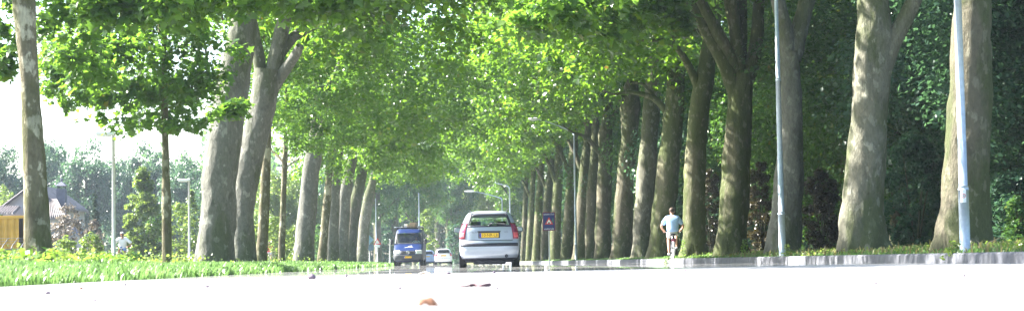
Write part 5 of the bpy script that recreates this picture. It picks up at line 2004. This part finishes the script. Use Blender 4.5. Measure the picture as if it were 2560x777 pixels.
box(bm, (wa.x, -3.12, wa.z), (1.0, .06, .9), None, 0, .02)
wf = obj('window', bm, M['fascia'], house)
bm = bmesh.new()
box(bm, (wa.x, -3.16, wa.z), (.84, .02, .74))
obj('pane', bm, M['pane'], wf)
bm = bmesh.new()
a, b = H_(143, 500), H_(165, 500)
zt_, zb_ = H_(150, 472).z, H_(150, 520).z
cx_ = (a.x + b.x) / 2
box(bm, (cx_, 0, (zt_ + zb_) / 2 - .6), (b.x - a.x, .6, zt_ - zb_ + 1.2), None, 0, .01)
ch_ = obj('chimney', bm, M['chimney'], house)
bm = bmesh.new()
for sx_ in (-1, 1):
    for sy_ in (-1, 1): box(bm, (cx_ + sx_ * .22, sy_ * .22, zt_ + .1), (.06, .06, .2))
ap = bm.verts.new((cx_, 0, zt_ + .52))
q = [bm.verts.new((cx_ + sx_ * .38, sy_ * .38, zt_ + .2)) for sx_, sy_ in ((-1, -1), (1, -1), (1, 1), (-1, 1))]
for i in range(4): bm.faces.new((q[i], q[(i + 1) % 4], ap))
bm.faces.new(list(reversed(q)))
ico(bm, (cx_, 0, zt_ + .62), (.07, .07, .12), 2)
obj('chimney_cowl', bm, M['chimney'], ch_)
bm = bmesh.new()
a = H_(57, 480)
box(bm, (a.x, 2.5, a.z - .1), (.55, .55, 1.1), None, 0, .01)
obj('chimney', bm, M['chimney'], house)
# blue outbuilding roof on the right
sh0 = at(196, 600, 122)
shed = empty('shed', (sh0.x, 122, gz(sh0.x, 122)), 0, 'small shed with a blue-grey sloping roof right of the smoke bush', 'shed')
bm = bmesh.new()
box(bm, (-.3, 1.2, .95), (1.1, 2.2, 2.1))
obj('wall', bm, M['render_wall'], shed)
ribbed('roof', (.55, -.1, 1.75), (.55, 2.5, 1.75), (-.75, -.1, 2.75), (-.75, 2.5, 2.75), 9, shed, simple('slate_blue_roof', (.12, .15, .24), .6), .03)

# container
d = 85.0
c0 = at(66, 650, d)
cont = empty('shipping_container', (c0.x - 3.03, d, gz(c0.x - 3, d)), 0, 'ochre yellow corrugated container behind the pale brick wall', 'container')
Hc = at(66, 538, d).z - cont.location.z
bm = bmesh.new()
prof_ = []
x = -2.93
while x < 2.93 - .27:
    prof_ += [(x, 0), (x + .07, .045), (x + .16, .045), (x + .23, 0)]
    x += .30
lo = [bm.verts.new((px_, py_, .12)) for px_, py_ in prof_]
hi = [bm.verts.new((px_, py_, Hc - .1)) for px_, py_ in prof_]
for i in range(len(prof_) - 1): bm.faces.new((lo[i], lo[i + 1], hi[i + 1], hi[i]))
obj('side_panel', bm, M['container'], cont)
bm = bmesh.new()
for sx_ in (-1, 1):
    for yy_ in (-.01, 2.35): box(bm, (sx_ * 2.97, yy_ + .05, Hc / 2), (.13, .15, Hc), None, 0, .01)
for z in (.06, Hc - .06):
    box(bm, (0, .04, z), (5.8, .12, .13), None, 0, .01)
    box(bm, (0, 2.4, z), (5.8, .12, .13), None, 0, .01)
    for sx_ in (-1, 1): box(bm, (sx_ * 2.97, 1.22, z), (.12, 2.2, .12), None, 0, .01)
obj('container_frame', bm, M['container'], cont)
bm = bmesh.new()
box(bm, (0, 1.22, Hc - .05), (5.8, 2.24, .06))
box(bm, (0, 2.38, Hc / 2), (5.8, .05, Hc - .25))
for sx_ in (-1, 1): box(bm, (sx_ * 2.96, 1.22, Hc / 2), (.05, 2.2, Hc - .25))
obj('container_shell', bm, M['container'], cont)

d = 75.0
w0, w1 = at(-60, 650, d), at(68, 650, d)
wall = empty('garden_wall', ((w0.x + w1.x) / 2, d, gz(w1.x, d)), 0, 'low pale brick wall with a dark coping before the ochre container', 'wall')
Hw = at(40, 624, d).z - wall.location.z
bm = bmesh.new()
box(bm, (0, 0, Hw / 2 - .1), (w1.x - w0.x, .22, Hw + .1))
obj('brickwork', bm, M['brick_pale'], wall)
bm = bmesh.new()
box(bm, (0, 0, Hw + .02), (w1.x - w0.x + .06, .3, .05), None, 0, .008)
obj('coping', bm, M['coping'], wall)
bm = bmesh.new()
box(bm, ((w1.x - w0.x) / 2 - .06, -.02, Hw / 2), (.14, .3, Hw + .16), None, 0, .01)
obj('pier', bm, M['coping'], wall)
fen = empty('wire_fence', (wall.location.x, d + .02, wall.location.z + Hw + .045), 0, 'strands of wire on slanting arms above the pale brick wall', 'fence')
L_ = (w1.x - w0.x)
for k in range(5):
    bm = bmesh.new()
    x = -L_ / 2 + .25 + k * (L_ - .5) / 4
    tube(bm, [(x, 0, 0), (x + .05, 0, .12), (x + .3, -.12, .42)], [.022, .02, .016], 8)
    obj('arm', bm, M['wire'], fen, True)
for t in (.25, .6, .95):
    bm = bmesh.new()
    a = Vector((-L_ / 2 + .25, 0, 0)); off_ = Vector((.05 + .25 * t, -.12 * t, .12 + .3 * t))
    tube(bm, [a + off_, Vector((L_ / 2 - .25, 0, 0)) + off_], [.006, .006], 5)
    obj('wire', bm, M['wire'], fen)

# ------------------------------------------------------------------ litter on the road
LG = 'bits of litter and grit on the bright road'


def on_road(px, py):
    v = _R3 @ Vector(((px - 1280) / F, -(py - 388.5) / F, -1.0))
    t = -CAMZ / v.z
    return Vector((v.x * t, v.y * t, 0)), v.y * t


def pebble(px, py, wpx, hpx, label, mat='stone', name='pebble', cat='pebble', seed=0):
    p, d = on_road(px, py)
    s = ppm(d)
    bm = bmesh.new()
    rx, rz = wpx / s / 2 * 1.15, hpx / s / 2 * 1.3
    ico(bm, (0, 0, rz * .8), (rx, rx * .8, rz), 2, 0, .5, seed + px * .13)
    o = obj(name, bm, M[mat], None, True)
    o.location = p
    o.rotation_euler = (0, 0, px)
    return tag(o, label, cat, LG)


def curled_leaf(px, py, wpx, hpx, label):
    p, d = on_road(px, py)
    s = ppm(d)
    w_, h_ = wpx / s, hpx / s
    bm = bmesh.new()
    nx, ny = 12, 8
    g = []
    for i in range(nx + 1):
        u = i / nx - .5
        row = []
        for j in range(ny + 1):
            v = j / ny - .5
            ed = math.sqrt(max(0.0, 1 - (2 * u) ** 2)) * .9 + .1
            z = h_ * (.95 * math.cos(v * 2.6) * (1 - .9 * (u + .12) ** 2 * 2.2) - .12 + .12 * math.sin(9 * u + 5 * v))
            row.append(bm.verts.new((u * w_, v * w_ * .8 * ed, max(.0012, z))))
        g.append(row)
    for i in range(nx):
        for j in range(ny): bm.faces.new((g[i][j], g[i + 1][j], g[i + 1][j + 1], g[i][j + 1]))
    o = obj('dry_leaf', bm, M['dead_leaf'], None, True)
    sm = o.modifiers.new('solid', 'SOLIDIFY'); sm.thickness = .0015
    o.location = p
    return tag(o, label, 'leaf', LG)


curled_leaf(1072, 765, 54, 30, 'big curled brown dry leaf lying nearest the camera')
pebble(780, 697, 20, 11, 'dark grey stone near the end of the grass on the left', 'stone', seed=2)
pebble(120, 735, 14, 7, 'small purple-grey stone on the thin road joint', 'stone')
pebble(203, 722, 10, 5, 'reddish crumb just below the grass edge at the left', 'dead_leaf', 'leaf_crumb', 'leaf crumb')
pebble(313, 713, 8, 5, 'tiny dark stone touching the grass edge below the path lamp', 'stone')
pebble(236, 753, 13, 5, 'flat pinkish crumb low at the left of the road', 'stone')
pebble(172, 775, 8, 4, 'pale purple crumb at the bottom frame edge on the left', 'stone')
pebble(518, 718, 11, 5, 'small grey stone below the sapling pair', 'stone')
pebble(1000, 722, 9, 6, 'round grey pebble right of the long leaf stem', 'stone')
pebble(1243, 723, 11, 6, 'purple-grey pebble just right of the twig', 'stone')
pebble(866, 692, 6, 7, 'upright grey crumb below the row of leaning trunks', 'stone')
pebble(1385, 719, 10, 4, 'flat reddish crumb below the blue warning board', 'dead_leaf', 'leaf_crumb', 'leaf crumb')
pebble(1391, 740, 8, 3, 'faint pink crumb under the flat reddish one', 'dead_leaf', 'leaf_crumb', 'leaf crumb')
pebble(1664, 740, 14, 6, 'pinkish pebble straight below the cyclist', 'stone')
pebble(1714, 678, 7, 4, 'small dark pebble near the kerb by the cyclist', 'stone')
pebble(2190, 709, 14, 5, 'flat purple-grey pebble below the tan plane', 'stone')
pebble(2410, 691, 8, 5, 'dark pebble below the sticker lamp post', 'stone')
pebble(2256, 689, 7, 3, 'tiny pebble right of the tan plane foot on the road', 'stone')
pebble(1998, 691, 6, 3, 'tiny pebble below the jointed lamp post', 'stone')
pebble(1868, 682, 6, 3, 'tiny pebble below the Y-fork plane', 'stone')
pebble(2223, 703, 5, 3, 'faint speck right of the flat purple-grey pebble', 'stone')
pebble(1235, 683, 6, 5, 'dark crumb between the wheels of the silver car', 'stone')
pebble(1120, 685, 14, 5, 'flat dark crumb left of the silver car', 'stone')
pebble(1318, 676, 10, 6, 'pale grit lump by the right wheel of the silver car', 'stone_pale')
pebble(1367, 669, 9, 7, 'pale grit lump on the kerb side below the blue board', 'stone_pale')


def twig(pp, rpx, label, name='twig', mat='twig'):
    p0, d0 = on_road(*pp[0])
    bm = bmesh.new()
    pts = []
    for i, (x, y_) in enumerate(pp):
        p, d = on_road(x, y_)
        pts.append(p - p0 + Vector((0, 0, rpx[i] / ppm(d) * .9)))
    rad = [r_ / ppm(d0) for r_ in rpx]
    q, s_ = resample(pts, rad, .02)
    tube(bm, q, s_, 8, True, 0, .35, pp[0][0], 30)
    o = obj(name, bm, M[mat], None, True)
    o.location = p0
    return tag(o, label, name, LG)


twig([(1140, 717), (1165, 717), (1190, 716), (1205, 717), (1224, 716)], [2, 3, 6, 4, 6], 'knotty brown twig lying across the road below the silver car')
twig([(850, 738), (870, 738), (888, 737)], [1.5, 2, 2.5], 'thin reddish leaf stem lying left of the big curled leaf', 'dry_stalk', 'dead_leaf')
twig([(1048, 686), (1062, 683), (1078, 688)], [2, 3, 2], 'pale split seed husk lying below the van wheel', 'seed_husk', 'stone_pale')

# ------------------------------------------------------------------ air
HAZE = True
if HAZE:
    bm = bmesh.new()
    box(bm, (-20, 170, 17), (330, 380, 40))
    hz_m = bpy.data.materials.new('haze_air')
    hz_m.use_nodes = True
    nt = hz_m.node_tree
    nt.nodes.clear()
    out = nt.nodes.new('ShaderNodeOutputMaterial')
    pv_ = nt.nodes.new('ShaderNodeVolumePrincipled')
    pv_.inputs['Color'].default_value = (.72, .86, 1.0, 1)
    pv_.inputs['Density'].default_value = .00024
    pv_.inputs['Anisotropy'].default_value = .3
    nt.links.new(pv_.outputs[0], out.inputs['Volume'])
    o = obj('haze', bm, hz_m)
    o['kind'] = 'stuff'
